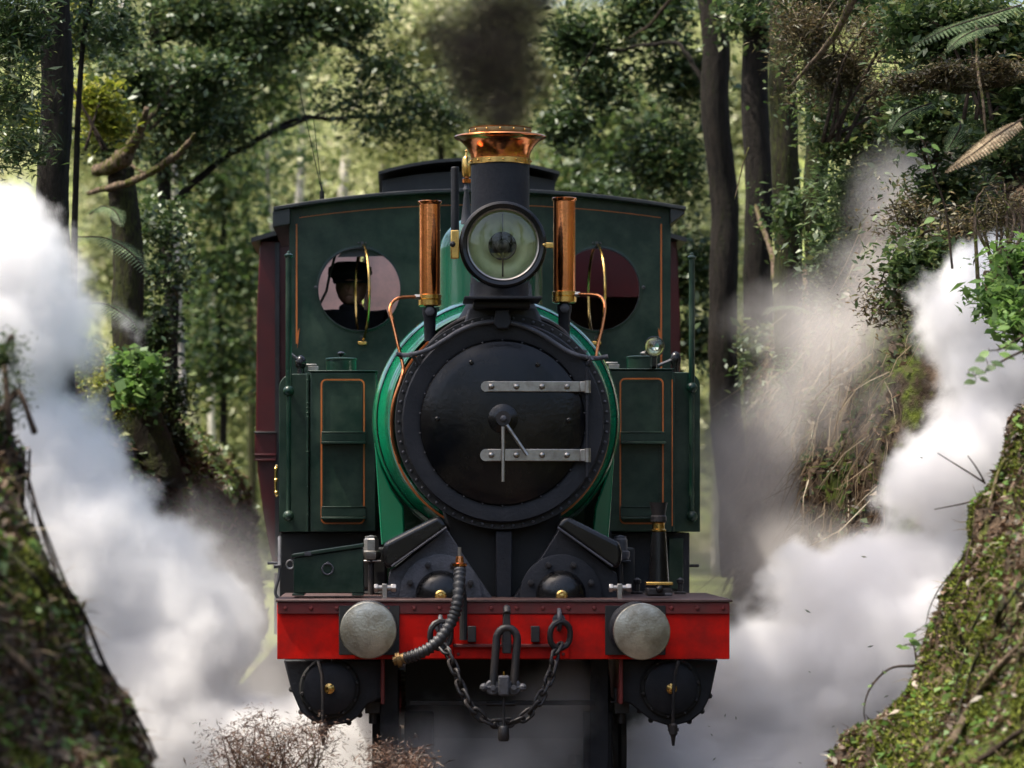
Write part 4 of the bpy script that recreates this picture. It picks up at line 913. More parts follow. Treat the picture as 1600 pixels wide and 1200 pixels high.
def cloud(c, r, nsub, nleaf, sub=.22, flat=.6, shell=.0):
    big = nsub >= 40
    """leaf positions: nsub sprays within an ellipsoid, nleaf leaves each"""
    u = rng.normal(size=(nsub,3)); u /= np.linalg.norm(u,axis=1,keepdims=True); rad = rng.random((nsub,1))**(1/(3+shell*4))
    rad = np.minimum(np.abs(rng.normal(size=(nsub,1)))*.5, 1.35) if big else rad
    S_ = np.array(c)+u*rad*np.array(r)
    if big:
        k_ = 1.1/max(.3, float(np.mean(r))); kp = np.array([noise.noise(Vector(s*np.array([1,1,1.8]))*k_*1.6) > -.2 for s in S_]); S_ = S_[kp] if kp.sum() > 3 else S_; nsub = len(S_)
    k = rng.poisson(nleaf, nsub)+2; rep = np.repeat(np.arange(nsub), k)
    g = rng.normal(size=(len(rep),3))*np.array([1,1,flat])*sub
    tilt = rng.normal(size=(nsub,3))*.35; g[:,2] += (g[:,:2]*tilt[rep,:2]).sum(1)
    return S_[rep]+g
def grow(name, blobs, mat, parent, leaf=.06, sub=.2, wd=.45, jit=.35, loc=None, flat=.6):
    """blobs: (centre, radii, nsub, nleaf)"""
    P = np.concatenate([cloud(c, r, ns, nl, sub, flat) for c, r, ns, nl in blobs])
    if loc is not None: P = P-np.array(loc)
    L = leaf*(1+jit*rng.normal(size=len(P))).clip(.4,1.9)
    V, F = leaf_geo(P, L, wd); return bulk_mesh(name, V, F, mat, parent)
def struct(o, kind='structure'): o['kind'] = kind; return o

# ---- cutting banks: lofted from stations (y, foot x, [ (dx, z) profile ])
def bank(name, st, mat, side, nv=170, dy=.12, amp=.07, y_end=None):
    ys = [s[0] for s in st]; prof = []
    T = np.linspace(0,1,nv)**2.1
    for s in st:
        p = np.array(s[1]); d = np.r_[0,np.cumsum(np.hypot(np.diff(p[:,0]),np.diff(p[:,1])))]; d /= d[-1]
        prof.append(np.stack([np.interp(T,d,p[:,0]),np.interp(T,d,p[:,1])],1))
    prof = np.array(prof); yy = []; y = ys[0]
    while y < ys[-1]: yy.append(y); y += dy*(1 if 8 < y < 20 else 3)
    yy.append(ys[-1]); V = []
    for y in yy:
        j = min(max(i for i in range(len(ys)) if ys[i] <= y), len(ys)-2); t = (y-ys[j])/(ys[j+1]-ys[j]); t = t*t*(3-2*t)
        p = prof[j]*(1-t)+prof[j+1]*t
        for i in range(nv):
            x, z = p[i]; v = Vector((x, y, z))
            h = noise.fractal(v*1.3, 1, 2, 4)*amp*1.6+noise.fractal(Vector((x*5,y*3,z*4)), .8, 2, 3)*amp*.55+abs(noise.noise(Vector((x*2,y*1.2,z*9))))*amp*.5
            w_ = min(1,i/14)
            h -= (.055 if side > 0 else .02); V.append((x-side*h*w_, y, z+h*.3*w_))
    V = np.array(V); m = len(yy)
    a = (np.arange(m-1)[:,None]*nv+np.arange(nv-1)[None,:]).ravel(); F = np.stack([a,a+1,a+nv+1,a+nv],1)
    if side < 0: F = F[:,::-1]
    o = bulk_mesh(name, V, F, mat); o.data.polygons.foreach_set('use_smooth', [True]*len(o.data.polygons))
    struct(o); return o, V, (m, nv)
def pp(d, pix): return [tuple(W(a,b,d))[::2] for a,b in pix]
lst = [(-6, [(-1.6,-.05),(-2.3,.8),(-3.2,2.2),(-5,3.2),(-10,4.6),(-18,6.5)]),
       (6,  [(-1.3,-.05),(-1.7,.8),(-2.2,2.0),(-3.2,3.0),(-8,4.6),(-18,6.5)]),
       (10.1,[(-.62,-.05),(-.70,.5)]+pp(11,[(252,1200),(170,1060),(110,910),(58,790),(0,672),(-80,560)])+[(-2.4,2.7),(-6,4.0),(-18,6.5)]),
       (11.0,[(-.62,-.05),(-.70,.5)]+pp(11,[(256,1200),(172,1060),(112,910),(60,790),(2,670),(-80,560)])+[(-2.4,2.7),(-6,4.0),(-18,6.5)]),
       (12.4,[(-1.3,-.05),(-1.6,.8),(-2.2,1.8),(-3.0,2.6),(-7,4.2),(-18,6.5)]),
       (13.5,[(-1.4,-.05),(-1.7,.8),(-2.3,1.8),(-3.0,2.6),(-7,4.2),(-18,6.5)]),
       (21, [(-1.7,-.05),(-2.0,.8),(-2.5,1.9),(-3.2,2.6),(-7,4.4),(-18,6.8)]),
       (25.5,[(-1.4,-.05)]+pp(27,[(392,980),(388,880),(372,780),(330,700),(285,665),(205,600),(120,540)])+[(-4,3.3),(-9,5),(-18,7)]),
       (29, [(-1.4,-.05)]+pp(27,[(392,980),(388,880),(372,780),(330,700),(285,665),(205,600),(120,540)])+[(-4,3.3),(-9,5),(-18,7)]),
       (34, [(-2.4,-.05),(-3.2,1.0),(-4.2,1.6),(-6,2.6),(-10,4.5),(-18,7)]),
       (48, [(-4,-.05),(-5,.6),(-6,1.2),(-8,2.4),(-12,4.5),(-20,8)])]
rst = [(-6, [(2.6,-.05),(3.2,.8),(4.2,2.2),(6,3.4),(11,5),(19,7)]),
       (9,  [(2.4,-.05),(2.8,.8),(3.3,1.9),(4.2,2.9),(8,4.6),(19,7)]),
       (12.6,[(1.75,-.05)]+pp(13.5,[(1296,1250),(1325,1200),(1360,1160),(1418,1090),(1465,960),(1500,860),(1548,750),(1600,650),(1690,540)])+[(3.6,2.7),(7,4.4),(19,7)]),
       (13.5,[(1.75,-.05)]+pp(13.5,[(1296,1250),(1325,1200),(1360,1160),(1418,1090),(1465,960),(1500,860),(1548,750),(1600,650),(1690,540)])+[(3.6,2.7),(7,4.4),(19,7)]),
       (15, [(2.4,-.05),(2.8,1.0),(3.2,2.0),(3.9,2.9),(7,4.6),(19,7)]),
       (17, [(2.5,-.05),(2.9,1.0),(3.3,2.0),(3.9,2.9),(7,4.6),(19,7)]),
       (20.5,[(2.0,-.05)]+pp(22,[(1190,1000),(1203,900),(1212,800),(1220,700),(1236,600),(1258,500),(1296,400),(1370,300),(1500,200)])+[(4.6,4.2),(8,5.6),(19,7.8)]),
       (24, [(2.0,-.05)]+pp(22,[(1190,1000),(1203,900),(1212,800),(1220,700),(1236,600),(1258,500),(1296,400),(1370,300),(1500,200)])+[(4.6,4.2),(8,5.6),(19,7.8)]),
       (30, [(2.8,-.05),(3.2,1.0),(3.6,1.9),(4.6,2.7),(8,4.5),(19,7.5)]),
       (48, [(6,-.05),(7,.6),(8,1.5),(10,2.6),(14,4.5),(22,8)])]
bl_, VL, sL = bank('left_bank', lst, M['bank'], -1); bl_.name = 'bank'
br_, VR, sR = bank('right_bank', rst, M['bank'], 1); br_.name = 'bank'
# ground bed, far hillside
g = []; nx, ny = 60, 60
gx = np.linspace(-42,46,nx); gy = np.r_[np.linspace(-36,40,30), np.linspace(44,125,30)]
G = np.array([(x, y, -.06+(0 if y < 92 else (y-92)*.6)) for y in gy for x in gx])
a = (np.arange(ny-1)[:,None]*nx+np.arange(nx-1)[None,:]).ravel(); F = np.stack([a,a+1,a+nx+1,a+nx],1)
gr = struct(bulk_mesh('ground', G, F, M['hill']))
tb_ = MB(); n_ = 24
tv = [(x, y, z) for y in np.linspace(-6,46,80) for x, z in ((LX-1.9,-.05),(LX-1.2,.02),(LX+1.2,.02),(LX+1.9,-.05))]
tbm = bulk_mesh('trackbed', np.array(tv), np.array([(4*i+j,4*i+j+1,4*i+j+5,4*i+j+4) for i in range(79) for j in range(3)]), M['ballast']); struct(tbm)
trk = thing('railway_track', 'narrow gauge rails on timber sleepers running under the engine', 'track', (LX,0,0))
for s in (-1,1):
    MB().prism([(s*.5665-.05,.11),(s*.5665+.05,.11),(s*.5665+.012,.13),(s*.5665+.012,.19),(s*.5665+.03,.2),(s*.5665+.03,.225),(s*.5665-.03,.225),(s*.5665-.03,.2),(s*.5665-.012,.19),(s*.5665-.012,.13)],-5,45).build('rail', M['rust'], trk)
sl0 = MB().box(-1.0,1.0,-.11,.11,-.03,.1).build('sleeper', M['wood'], trk, .01)
for k in range(60):
    y = -4+k*.7
    if k == 0: sl0.location = (0,y,0)
    else: dup(sl0, trk, (0,y,0), (0,0,random.uniform(-.02,.02)))
loco.location.z = 0.0

# ---- ground cover on the banks
NV = 170
def scatter(V, n, ylo, yhi, sel=None):
    u = 622+V[:,0]*FPX/np.maximum(V[:,1],1); v = 800-(V[:,2]-CAMZ)*FPX/np.maximum(V[:,1],1)
    idx = np.where((V[:,1] > ylo) & (V[:,1] < yhi) & (u > -250) & (u < 1850) & (v > -200) & (v < 1400))[0]
    if sel is not None: idx = idx[sel(V[idx])]
    nv = NV; idx = idx[(idx % nv < nv-1) & (idx+nv+1 < len(V))]
    A_ = np.linalg.norm(np.cross(V[idx+1]-V[idx], V[idx+nv]-V[idx]), axis=1); k = rng.choice(idx, n, p=A_/A_.sum()); a = rng.random((n,1)); b = rng.random((n,1))
    return (V[k]*(1-a)+V[k+1]*a)*(1-b)+(V[k+nv]*(1-a)+V[k+nv+1]*a)*b
def litter(name, P, L, mat, wd=.4, D=None, lift=.02):
    P = P+np.array([0,0,lift]); V, F = leaf_geo(P, L*(1+.4*rng.normal(size=len(P))).clip(.3,2), wd, D=D); return struct(bulk_mesh(name, V, F, mat), 'stuff')
def stalks(name, P, ln, w_, mat, D, bend=.3):
    """thin bent blades/stems, two segments each"""
    n = len(P); D = D/np.linalg.norm(D,axis=1,keepdims=True); Sd = np.cross(D, rng.normal(size=(n,3))); Sd /= np.linalg.norm(Sd,axis=1,keepdims=True)
    ln = ln[:,None]; Bd = rng.normal(size=(n,3))*bend; Bd[:,2] -= bend
    a = P; b = P+D*ln*.5; c = P+D*ln*.95+Bd*ln*.4; w_ = w_
    V = np.stack([a-Sd*w_, a+Sd*w_, b-Sd*w_*.7, b+Sd*w_*.7, c-Sd*w_*.15, c+Sd*w_*.15],1).reshape(-1,3)
    o = np.arange(n)*6; F = np.concatenate([np.stack([o,o+1,o+3,o+2],1), np.stack([o+2,o+3,o+5,o+4],1)]); return bulk_mesh(name, V, F, mat)
low = lambda v: (v[:,2] < 3.2)
def out_dir(n, side, up=.6): d = rng.normal(size=(n,3))*.5; d[:,0] -= side*.6; d[:,2] += up; return d
# moss fuzz, litter, grass, small leaves
M['moss'] = leaf_mat('moss_tufts', [(0,(.02,.026,.006)),(.4,(.06,.072,.012)),(.75,(.13,.155,.022)),(1,(.26,.3,.05))], .3, .6, .01)
def mossy(V):
    m = np.array([1.2*noise.noise(Vector((v[0]*1.3,v[1]*2.6,v[2]*.9)))+.5*noise.noise(Vector(v)*6) for v in V]); return m
for V, side, n1, y0, y1 in ((VL,-1,110000,8.5,13),(VR,1,130000,11.5,16)):
    P = scatter(V, n1, y0, y1, low); mv = mossy(P); Pm = P[mv > -.05]
    litter('moss', Pm, np.full(len(Pm),.022), M['moss'], .5, out_dir(len(Pm), side), .006)
    P = scatter(V, 22000, y0, y1, low); P = P[mossy(P) < .18]; litter('leaf_litter', P, np.full(len(P),.034), M['leaf_dry'], .38)
    P = scatter(V, 3500, y0, y1, low); litter('undergrowth', P[:3500], np.full(len(P),.034), M['leaf_fresh'], .6, None, .02); st_ = stalks('grass', P, rng.random(len(P))*.07+.02, .002, M['straw'], out_dir(len(P), side, .1), .5); struct(st_, 'stuff')
P = scatter(VR, 16000, 19, 27, lambda v: v[:,2] < 4.2); litter('leaf_litter', P, np.full(len(P),.07), M['leaf_dry'], .35)
P = scatter(VR, 9000, 19, 27, lambda v: v[:,2] < 4.2); litter('undergrowth', P, np.full(len(P),.06), M['leaf_mid'], .45, None, .05)
d = rng.normal(size=(4200,3))*.35; d[:,2] -= 1.0; d[:,0] -= .2
struct(stalks('grass', scatter(VR, 4200, 19, 26, lambda v: (v[:,2] < 3.6)&(v[:,2] > .8)), rng.random(4200)**2*.5+.08, .004, M['straw'], d, .25), 'stuff')
P = scatter(VL, 14000, 23, 31, lambda v: v[:,2] < 4.2); litter('leaf_litter', P, np.full(len(P),.07), M['leaf_dry'], .4)
P = scatter(VL, 9000, 21, 31, lambda v: v[:,2] < 4.2); litter('undergrowth', P, np.full(len(P),.07), M['leaf_mid'], .45, None, .05)
# ================================================================== TREES AND PLANTS
def trunk_pts(base, pix, d, r_px):
    """centre line through photo pixels at distance d; radii from pixel half widths"""
    P = [W(a,b,d) for a,b in pix]; R = [r*d/FPX for r in r_px]
    return P, R
def tree(label, group, d, pix, r_px, mat, limbs=(), blobs=(), leaf=.06, sub=.2, lmat=None, wd=.45, base=None, name='tree', n=14, cat='tree', wob=.05, flat=.6, dens=1.0):
    P, R = trunk_pts(None, pix, d, r_px)
    org = P[0].copy() if base is None else Vector(base)
    t = thing(name, label, cat, org, group)
    S_ = spline(P, 8); rr = np.interp(np.linspace(0,1,len(S_)), np.linspace(0,1,len(R)), R)
    pts = []
    for i, p in enumerate(S_):
        j = noise.noise_vector(p*1.7)*rr[i]*.35; pts.append(p-org+Vector((j.x,j.y,0)))
    MB().tube(pts, list(rr), n, wob=wob).build('trunk', mat, t, ang=2)
    for l in limbs:
        lp, lr = l[0], l[1]; dy = l[2] if len(l) > 2 else 0
        Q_ = [W(a,b,d+dy*i/(max(1,len(lp)-1))) for i,(a,b) in enumerate(lp)]; ls = spline(Q_, 14)
        r0 = np.interp(np.linspace(0,1,len(ls)), np.linspace(0,1,len(lr)), lr)*d/FPX
        r0 = [r*(1+.25*noise.noise(p*9)) for r, p in zip(r0, ls)]; ls = [p-org+noise.noise_vector(p*3)*.03+noise.noise_vector(p*11)*.008 for p in ls]
        MB().tube(ls, list(r0), 14, wob=.13).build('limb', l[3] if len(l) > 3 else mat, t, ang=2)
    if blobs:
        B = []
        for b in blobs:
            px, py, rx, ry, ns, nl = b[:6]; dy = b[6] if len(b) > 6 else 0; dd = d+dy; s = dd/FPX
            B.append((W(px,py,dd), (rx*s, max(rx,ry)*s*.8, ry*s), int(ns*dens), nl))
        grow('crown', B, lmat or M['leaf_mid'], t, leaf, sub, wd, loc=org, flat=flat)
    return t

# ---- sunlit background forest (each tree its own)
GB = 'sunlit trees beyond the cutting'
bgt = [ # d, x pixel base, top x, width, material, blobs, label
 (52, [(462,640),(466,420),(470,280),(474,150),(500,20),(510,-120)], [8,7,6.5,6,5,3], 'bark_pale', [(430,60,150,110,120,60),(520,-60,170,90,80,60),(400,160,90,70,60,50,2)], 'pale slender tree trunk rising behind the left side of the cab roof'),
 (50, [(545,640),(538,420),(536,290),(548,210),(556,165),(575,60),(600,-100)], [8,7,7.5,6.5,6,5,3], 'bark_pale', [(640,60,150,100,130,60),(600,-50,150,80,80,60)], 'pale bent tree trunk above the cab roof beside the radio aerial'),
 (58, [(395,900),(392,600),(388,420),(380,260),(370,60),(360,-100)], [7,6.5,6,5,4,3], 'bark_moss', [(370,120,120,110,110,60),(340,260,100,90,70,60),(350,0,140,80,80,50)], 'pale trunk standing left of the carriage in bright foliage'),
 (62, [(690,600),(688,400),(700,200),(705,0),(705,-140)], [10,9,8,6,4], 'bark_pale', [(700,150,170,110,160,70),(640,240,130,80,90,60),(760,60,120,110,110,60)], 'light green tree directly behind the engine chimney'),
 (56, [(900,700),(905,400),(900,200),(890,0),(890,-140)], [8,8,7,6,4], 'bark_moss', [(930,240,120,110,150,65),(880,120,130,110,120,60),(980,90,120,100,90,60)], 'glittering green tree right of the chimney'),
 (46, [(1050,900),(1045,600),(1040,300),(1030,100),(1020,-120)], [8,8,7,6,4], 'bark_dark', [(1030,260,90,120,110,60),(1060,420,60,110,90,55),(1000,160,100,90,80,60)], 'leafy tree just right of the cab roof'),
 (66, [(300,900),(305,600),(300,300),(290,100),(290,-100)], [8,8,7,6,4], 'bark_pale', [(310,420,110,120,130,60),(270,300,110,90,100,60),(330,560,90,90,90,60)], 'hazy light green tree between the left snag and the carriage'),
 (70, [(340,1000),(345,800),(350,620),(350,450),(350,300)], [8,8,7,5,3], 'bark_pale', [(350,640,80,110,110,60),(370,520,60,90,80,60),(350,760,60,80,80,60)], 'pale yellowish bush-like tree low beside the carriage'),
 (72, [(560,700),(565,500),(570,300),(580,100),(580,-60)], [8,7,6,5,3], 'bark_pale', [(540,270,170,100,170,60),(470,330,120,90,110,60),(620,180,120,90,100,60)], 'pale leafy tree far back over the cab roof'),
 (75, [(820,700),(825,500),(830,300),(830,100),(830,-60)], [8,7,6,5,3], 'bark_pale', [(840,230,140,120,160,60),(960,300,130,90,120,60),(800,80,120,90,90,60)], 'pale green tree far back to the right of the chimney'),
 (68, [(1120,900),(1120,700),(1115,500),(1110,300),(1105,100)], [8,7,6,5,3], 'bark_pale', [(1100,640,80,130,120,60),(1160,500,90,120,120,60),(1110,360,90,110,100,60)], 'light foliage tree glimpsed between the dark right trunks'),
 (78, [(180,900),(185,600),(190,300),(190,0)], [8,7,6,4], 'bark_pale', [(160,200,130,110,140,60),(240,120,120,110,120,60),(150,420,110,120,120,60)], 'far pale tree behind the broken snag'),
 (44, [(420,700),(415,500),(425,380),(418,260),(430,120),(420,-60)], [4,4,3.5,3,2.5,2], 'bark_pale', [(380,330,50,60,40,40),(430,240,50,40,34,36)], 'thin pale stem just left of the cab roof'),
 (48, [(600,560),(596,420),(604,300),(590,200),(610,120),(640,40)], [4.5,4,4,3.5,3,2], 'bark_pale', [(620,230,50,30,30,36)], 'thin wavy pale stem right of the bent pale trunk'),
 (60, [(335,800),(330,600),(338,420),(330,260),(345,120)], [5,5,4.5,4,3], 'bark_pale', [(330,330,60,60,50,40)], 'faint pale trunk between the snag and the carriage'),
 (42, [(955,600),(950,420),(958,300),(945,180),(950,40)], [5,5,4.5,4,3], 'bark_dark', [(960,210,70,60,60,44),(905,300,50,40,40,40)], 'dark thin stem right of the chimney'),
 (40, [(345,760),(350,620),(342,480),(350,330),(340,160),(345,-60)], [6,5.5,5,5,4,3], 'bark_dark', [(360,430,60,60,60,44),(310,300,60,50,50,44),(390,120,80,60,70,44),(330,560,50,60,50,44)], 'dark leafy understorey tree left of the carriage'),
 (47, [(700,400),(690,250),(680,120),(690,-60)], [5,5,4,3], 'bark_dark', [(650,50,90,60,80,44),(560,210,60,36,40,40),(690,170,60,50,50,44)], 'dark understorey tree behind the chimney smoke'),
]
for i, (d, pix, r, bm_, bl, lab) in enumerate(bgt):
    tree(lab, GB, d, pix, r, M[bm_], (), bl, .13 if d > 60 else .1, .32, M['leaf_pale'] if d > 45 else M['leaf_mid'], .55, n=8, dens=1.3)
# bushes low on the far hillside, filling behind
for i, (px, py, d, rx, ry, lab) in enumerate((
    (360,520,82,150,160,'broad pale bush on the hillside left of the carriage'),(560,240,88,190,150,'broad pale bush high on the hillside over the cab'),
    (230,300,86,170,160,'broad green bush on the hillside at far left'),(760,130,90,180,150,'broad bush on the hillside behind the smoke'),
    (960,220,86,170,160,'broad glossy bush on the hillside right of the chimney'),(1120,600,84,130,220,'tall pale bush seen between right trunks'),
    (380,40,90,220,130,'high bush on the hillside top left'),(1130,180,84,150,160,'dark bush high on the hillside behind the right trunks'),
    (370,790,80,110,140,'low pale bush behind the left bank'),(200,-60,84,240,110,'bush at the very top left of the hillside'),(620,-70,88,260,110,'bush at the very top of the hillside behind the smoke'),(1040,-60,86,260,110,'bush at the very top of the hillside right of the smoke'),(1400,-40,84,260,140,'bush at the top right of the hillside'))):
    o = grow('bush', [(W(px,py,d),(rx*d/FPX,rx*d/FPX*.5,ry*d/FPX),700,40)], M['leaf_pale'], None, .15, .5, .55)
    # recentre origin at the bush base
    tag(o, lab, 'bush', 'bushes on the hillside')

# ---- overhanging dark boughs, upper left
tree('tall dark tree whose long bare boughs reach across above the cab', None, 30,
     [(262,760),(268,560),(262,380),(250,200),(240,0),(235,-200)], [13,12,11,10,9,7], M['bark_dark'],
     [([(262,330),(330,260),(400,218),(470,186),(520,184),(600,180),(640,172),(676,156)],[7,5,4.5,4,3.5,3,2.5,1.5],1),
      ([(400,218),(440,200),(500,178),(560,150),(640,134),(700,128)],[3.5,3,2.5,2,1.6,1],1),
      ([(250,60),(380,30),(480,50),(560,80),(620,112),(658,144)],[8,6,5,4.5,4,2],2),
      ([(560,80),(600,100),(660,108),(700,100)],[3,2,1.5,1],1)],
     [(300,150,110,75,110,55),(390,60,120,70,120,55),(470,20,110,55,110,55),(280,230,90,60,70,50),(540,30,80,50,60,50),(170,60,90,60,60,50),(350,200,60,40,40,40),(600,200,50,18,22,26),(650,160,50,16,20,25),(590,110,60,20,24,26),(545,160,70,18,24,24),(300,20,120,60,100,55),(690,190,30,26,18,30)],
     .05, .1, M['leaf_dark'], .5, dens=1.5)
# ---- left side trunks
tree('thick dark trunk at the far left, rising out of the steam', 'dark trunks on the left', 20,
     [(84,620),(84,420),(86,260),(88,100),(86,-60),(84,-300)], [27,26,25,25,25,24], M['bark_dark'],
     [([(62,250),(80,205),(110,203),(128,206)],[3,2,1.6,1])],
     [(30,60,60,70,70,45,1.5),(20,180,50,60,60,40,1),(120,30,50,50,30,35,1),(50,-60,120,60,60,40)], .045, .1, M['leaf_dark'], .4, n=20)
tree('thin dark sapling stem leaning beside the thick left trunk', 'dark trunks on the left', 21,
     [(112,560),(118,300),(122,180),(130,60),(142,0),(160,-120)], [6,5,4.5,4,3.6,3], M['bark_dark'], (),
     [(160,40,70,60,50,35,1)], .045, .1, M['leaf_dark'])
tree('mossy snag with a broken pale limb pointing up at its top', None, 24,
     [(232,760),(222,680),(205,560),(200,420),(196,330),(190,288),(188,262)], [62,44,26,24,23,22,20], M['bark_moss'],
     [([(150,268),(172,262),(196,246),(212,224),(222,196),(230,170)],[9,13,13,9,7,4.5],-.6,M['log_pale']),
      ([(222,196),(236,186),(240,176)],[4,2.5,.6],-.1,M['log_pale']),([(196,246),(205,262),(228,268),(236,262)],[5,3,2,.8],-.1,M['log_pale']),([(240,268),(246,258),(262,248)],[3,1.8,.6],-.1,M['log_pale']),
      ([(138,302),(170,294),(205,284),(240,268),(272,246),(296,222),(306,210)],[4,5.5,6,5.5,5,4,2],-.8,M['log_pale'])],
     [(232,520,40,80,60,40,.5),(250,440,50,50,40,30,.6),(250,360,45,30,30,24,.6),(210,600,50,50,50,40,-.5),(268,330,36,8,12,14,.3),(270,420,60,14,16,16,.3)], .05, .09, M['leaf_dark'], .55, n=20)
tree('slim pale blotchy trunk left of the carriage', None, 35,
     [(291,760),(288,680),(283,560),(279,450),(276,390),(272,250),(268,120)], [7,6.5,6,5.6,5.4,5,4], M['bark_pale'], (),
     [(300,500,50,70,26,24),(250,300,50,60,30,26)], .06, .12, M['leaf_mid'], n=12)
# ---- right side trunks
GR = 'dark trunks on the right'
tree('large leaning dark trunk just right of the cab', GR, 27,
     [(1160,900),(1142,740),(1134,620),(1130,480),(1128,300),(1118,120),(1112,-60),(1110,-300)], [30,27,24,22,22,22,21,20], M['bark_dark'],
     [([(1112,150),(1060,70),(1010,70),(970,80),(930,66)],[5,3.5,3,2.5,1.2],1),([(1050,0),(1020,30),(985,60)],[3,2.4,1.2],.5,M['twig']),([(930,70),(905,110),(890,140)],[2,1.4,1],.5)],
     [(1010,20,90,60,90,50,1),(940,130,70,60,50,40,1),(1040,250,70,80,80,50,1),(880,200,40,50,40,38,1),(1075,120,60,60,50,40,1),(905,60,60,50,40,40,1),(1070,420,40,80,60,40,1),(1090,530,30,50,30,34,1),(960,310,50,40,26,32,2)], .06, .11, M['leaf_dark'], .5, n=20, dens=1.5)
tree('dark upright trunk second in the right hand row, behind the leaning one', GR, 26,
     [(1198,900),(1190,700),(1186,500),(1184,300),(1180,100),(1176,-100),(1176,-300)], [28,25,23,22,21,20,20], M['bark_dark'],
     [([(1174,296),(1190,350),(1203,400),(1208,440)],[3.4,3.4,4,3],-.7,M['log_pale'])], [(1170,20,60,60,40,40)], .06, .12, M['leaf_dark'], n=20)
tree('moss covered trunk third in the right hand row', GR, 23,
     [(1246,900),(1240,700),(1234,560),(1230,420),(1228,250),(1224,100),(1220,-100),(1220,-300)], [30,26,23,22,22,21,20,20], M['bark_moss'], (), [(1230,330,30,40,26,24,-.7)], .05, .08, M['leaf_mid'], n=20)
tree('brownish mossy trunk fourth in the right hand row, beside the root bank', GR, 22.2,
     [(1300,700),(1290,560),(1280,430),(1276,300),(1274,100),(1270,-100),(1270,-300)], [24,22,20,19,18,17,17], M['bark_moss'], (), [(1330,340,40,50,34,30,-.5)], .045, .08, M['leaf_mid'], n=20)

# ---- right hillside shrubs and tangles
def shrub(lab, group, blobs, d, mat, leaf=.04, sub=.09, stems=4, name='shrub', wd=.45, cat='shrub', smat=None):
    b0 = blobs[0]; org = W(b0[0], b0[1]+b0[3], d); t = thing(name, lab, cat, org, group)
    B = []
    for px, py, rx, ry, ns, nl in blobs:
        s = d/FPX; B.append((W(px,py,d+random.uniform(-.3,.3)), (rx*s,max(rx,ry)*s*.6,ry*s), ns, nl))
    grow('foliage', B, mat, t, leaf, sub, wd, loc=org)
    for k in range(stems):
        c, r, _, _ = B[k % len(B)]
        e = Vector(c)-org+Vector((random.uniform(-r[0],r[0]),random.uniform(-.2,.2),random.uniform(0,r[2])))*.8
        MB().tube(spline([Vector((random.uniform(-.1,.1),0,-.15)), e*.5+Vector((random.uniform(-.1,.1),0,random.uniform(-.05,.1))), e],5), [.012,.011,.01,.009,.009,.008,.007,.006,.005,.004,.003], 6).build('stem', smat or M['twig'], t, ang=2)
    return t
GS = 'shrubs on the right bank'
shrub('leafy green shrub filling the top right corner', GS, [(1530,60,90,80,220,34),(1440,40,80,60,150,30),(1590,160,60,80,120,30)], 17.5, M['leaf_mid'], .05, .09, 5)
shrub('brown twiggy shrub of fine dead twigs below the long pale branch', GS, [(1310,110,80,70,220,40),(1260,50,60,60,130,36),(1370,60,60,50,110,36),(1400,150,70,40,90,34)], 19.5, M['leaf_brown'], .035, .07, 8, wd=.18)
shrub('dark green shrub behind the brown twigs at upper right', GS, [(1310,150,60,60,120,40),(1330,200,80,60,150,40),(1400,220,80,60,120,38),(1290,-10,120,70,180,38)], 20.8, M['leaf_mid'], .045, .09, 5)
shrub('dense dark shrub hanging in the middle of the right slope', GS, [(1450,180,80,60,160,36),(1540,220,70,60,140,34),(1480,300,80,50,100,30)], 19, M['leaf_dark'], .045, .08, 4)
shrub('drooping grey green shrub above the drifting steam', GS, [(1340,300,60,60,110,34),(1350,400,50,50,70,32),(1420,380,60,50,80,28)], 21, M['fern'], .06, .1, 4, wd=.2)
shrub('tangle of brown dead stems at the right edge above the steam', GS, [(1560,340,50,80,60,26),(1590,430,40,60,50,24)], 16.5, M['leaf_brown'], .035, .06, 16, wd=.18, smat=M['log_pale'])
shrub('fresh green shrub at the right edge below the brown tangle', GS, [(1590,420,40,60,60,22),(1600,500,30,50,40,20),(1560,470,40,20,30,18)], 15.5, M['leaf_fresh'], .05, .06, 4)
shrub('sunlit green shrub tucked at the left foot of the root bank', GS, [(1250,590,36,36,50,28),(1270,640,30,30,30,26)], 21.5, M['fern'], .05, .07, 3, wd=.25)
shrub('dark undergrowth between the mossy trunks and the drifting steam', GS, [(1330,420,70,90,170,36),(1390,340,70,70,130,34)], 21.3, M['leaf_dark'], .05, .09, 5)
shrub('shadowed brownish undergrowth in the middle of the right slope', GS, [(1420,340,60,60,60,26),(1500,370,70,50,60,24),(1470,440,90,50,110,26),(1400,470,60,60,70,26),(1540,460,50,50,60,26)], 18.6, M['leaf_brown'], .035, .06, 10, wd=.3)
shrub('leafy green undergrowth under the brown tangle beside the right steam', GS, [(1460,420,90,50,150,30),(1530,440,60,50,80,28)], 18.2, M['leaf_mid'], .05, .09, 2)
shrub('dim green undergrowth low between trunk row and root bank', GS, [(1200,560,30,90,70,30),(1215,660,24,60,50,28)], 24.5, M['leaf_dark'], .06, .09, 3)
GL = 'shrubs on the left bank'
shrub('yellow green shrub glowing behind the thick left trunk', GL, [(150,160,28,40,40,26),(165,190,24,20,26,24),(125,40,20,50,34,22),(50,190,24,24,20,20)], 23, M['leaf_yellow'], .06, .07, 3)
shrub('dark shrub hanging over the broken snag', GL, [(220,130,90,60,170,40),(290,190,60,60,90,36),(170,200,60,60,80,36),(330,120,60,40,70,34)], 27, M['leaf_dark'], .055, .1, 3)
shrub('bright green sprig of round leaves beside the snag', GL, [(205,575,26,24,26,16),(215,610,22,26,20,16),(232,570,10,16,8,10)], 22.5, M['leaf_fresh'], .06, .05, 3, wd=.8)
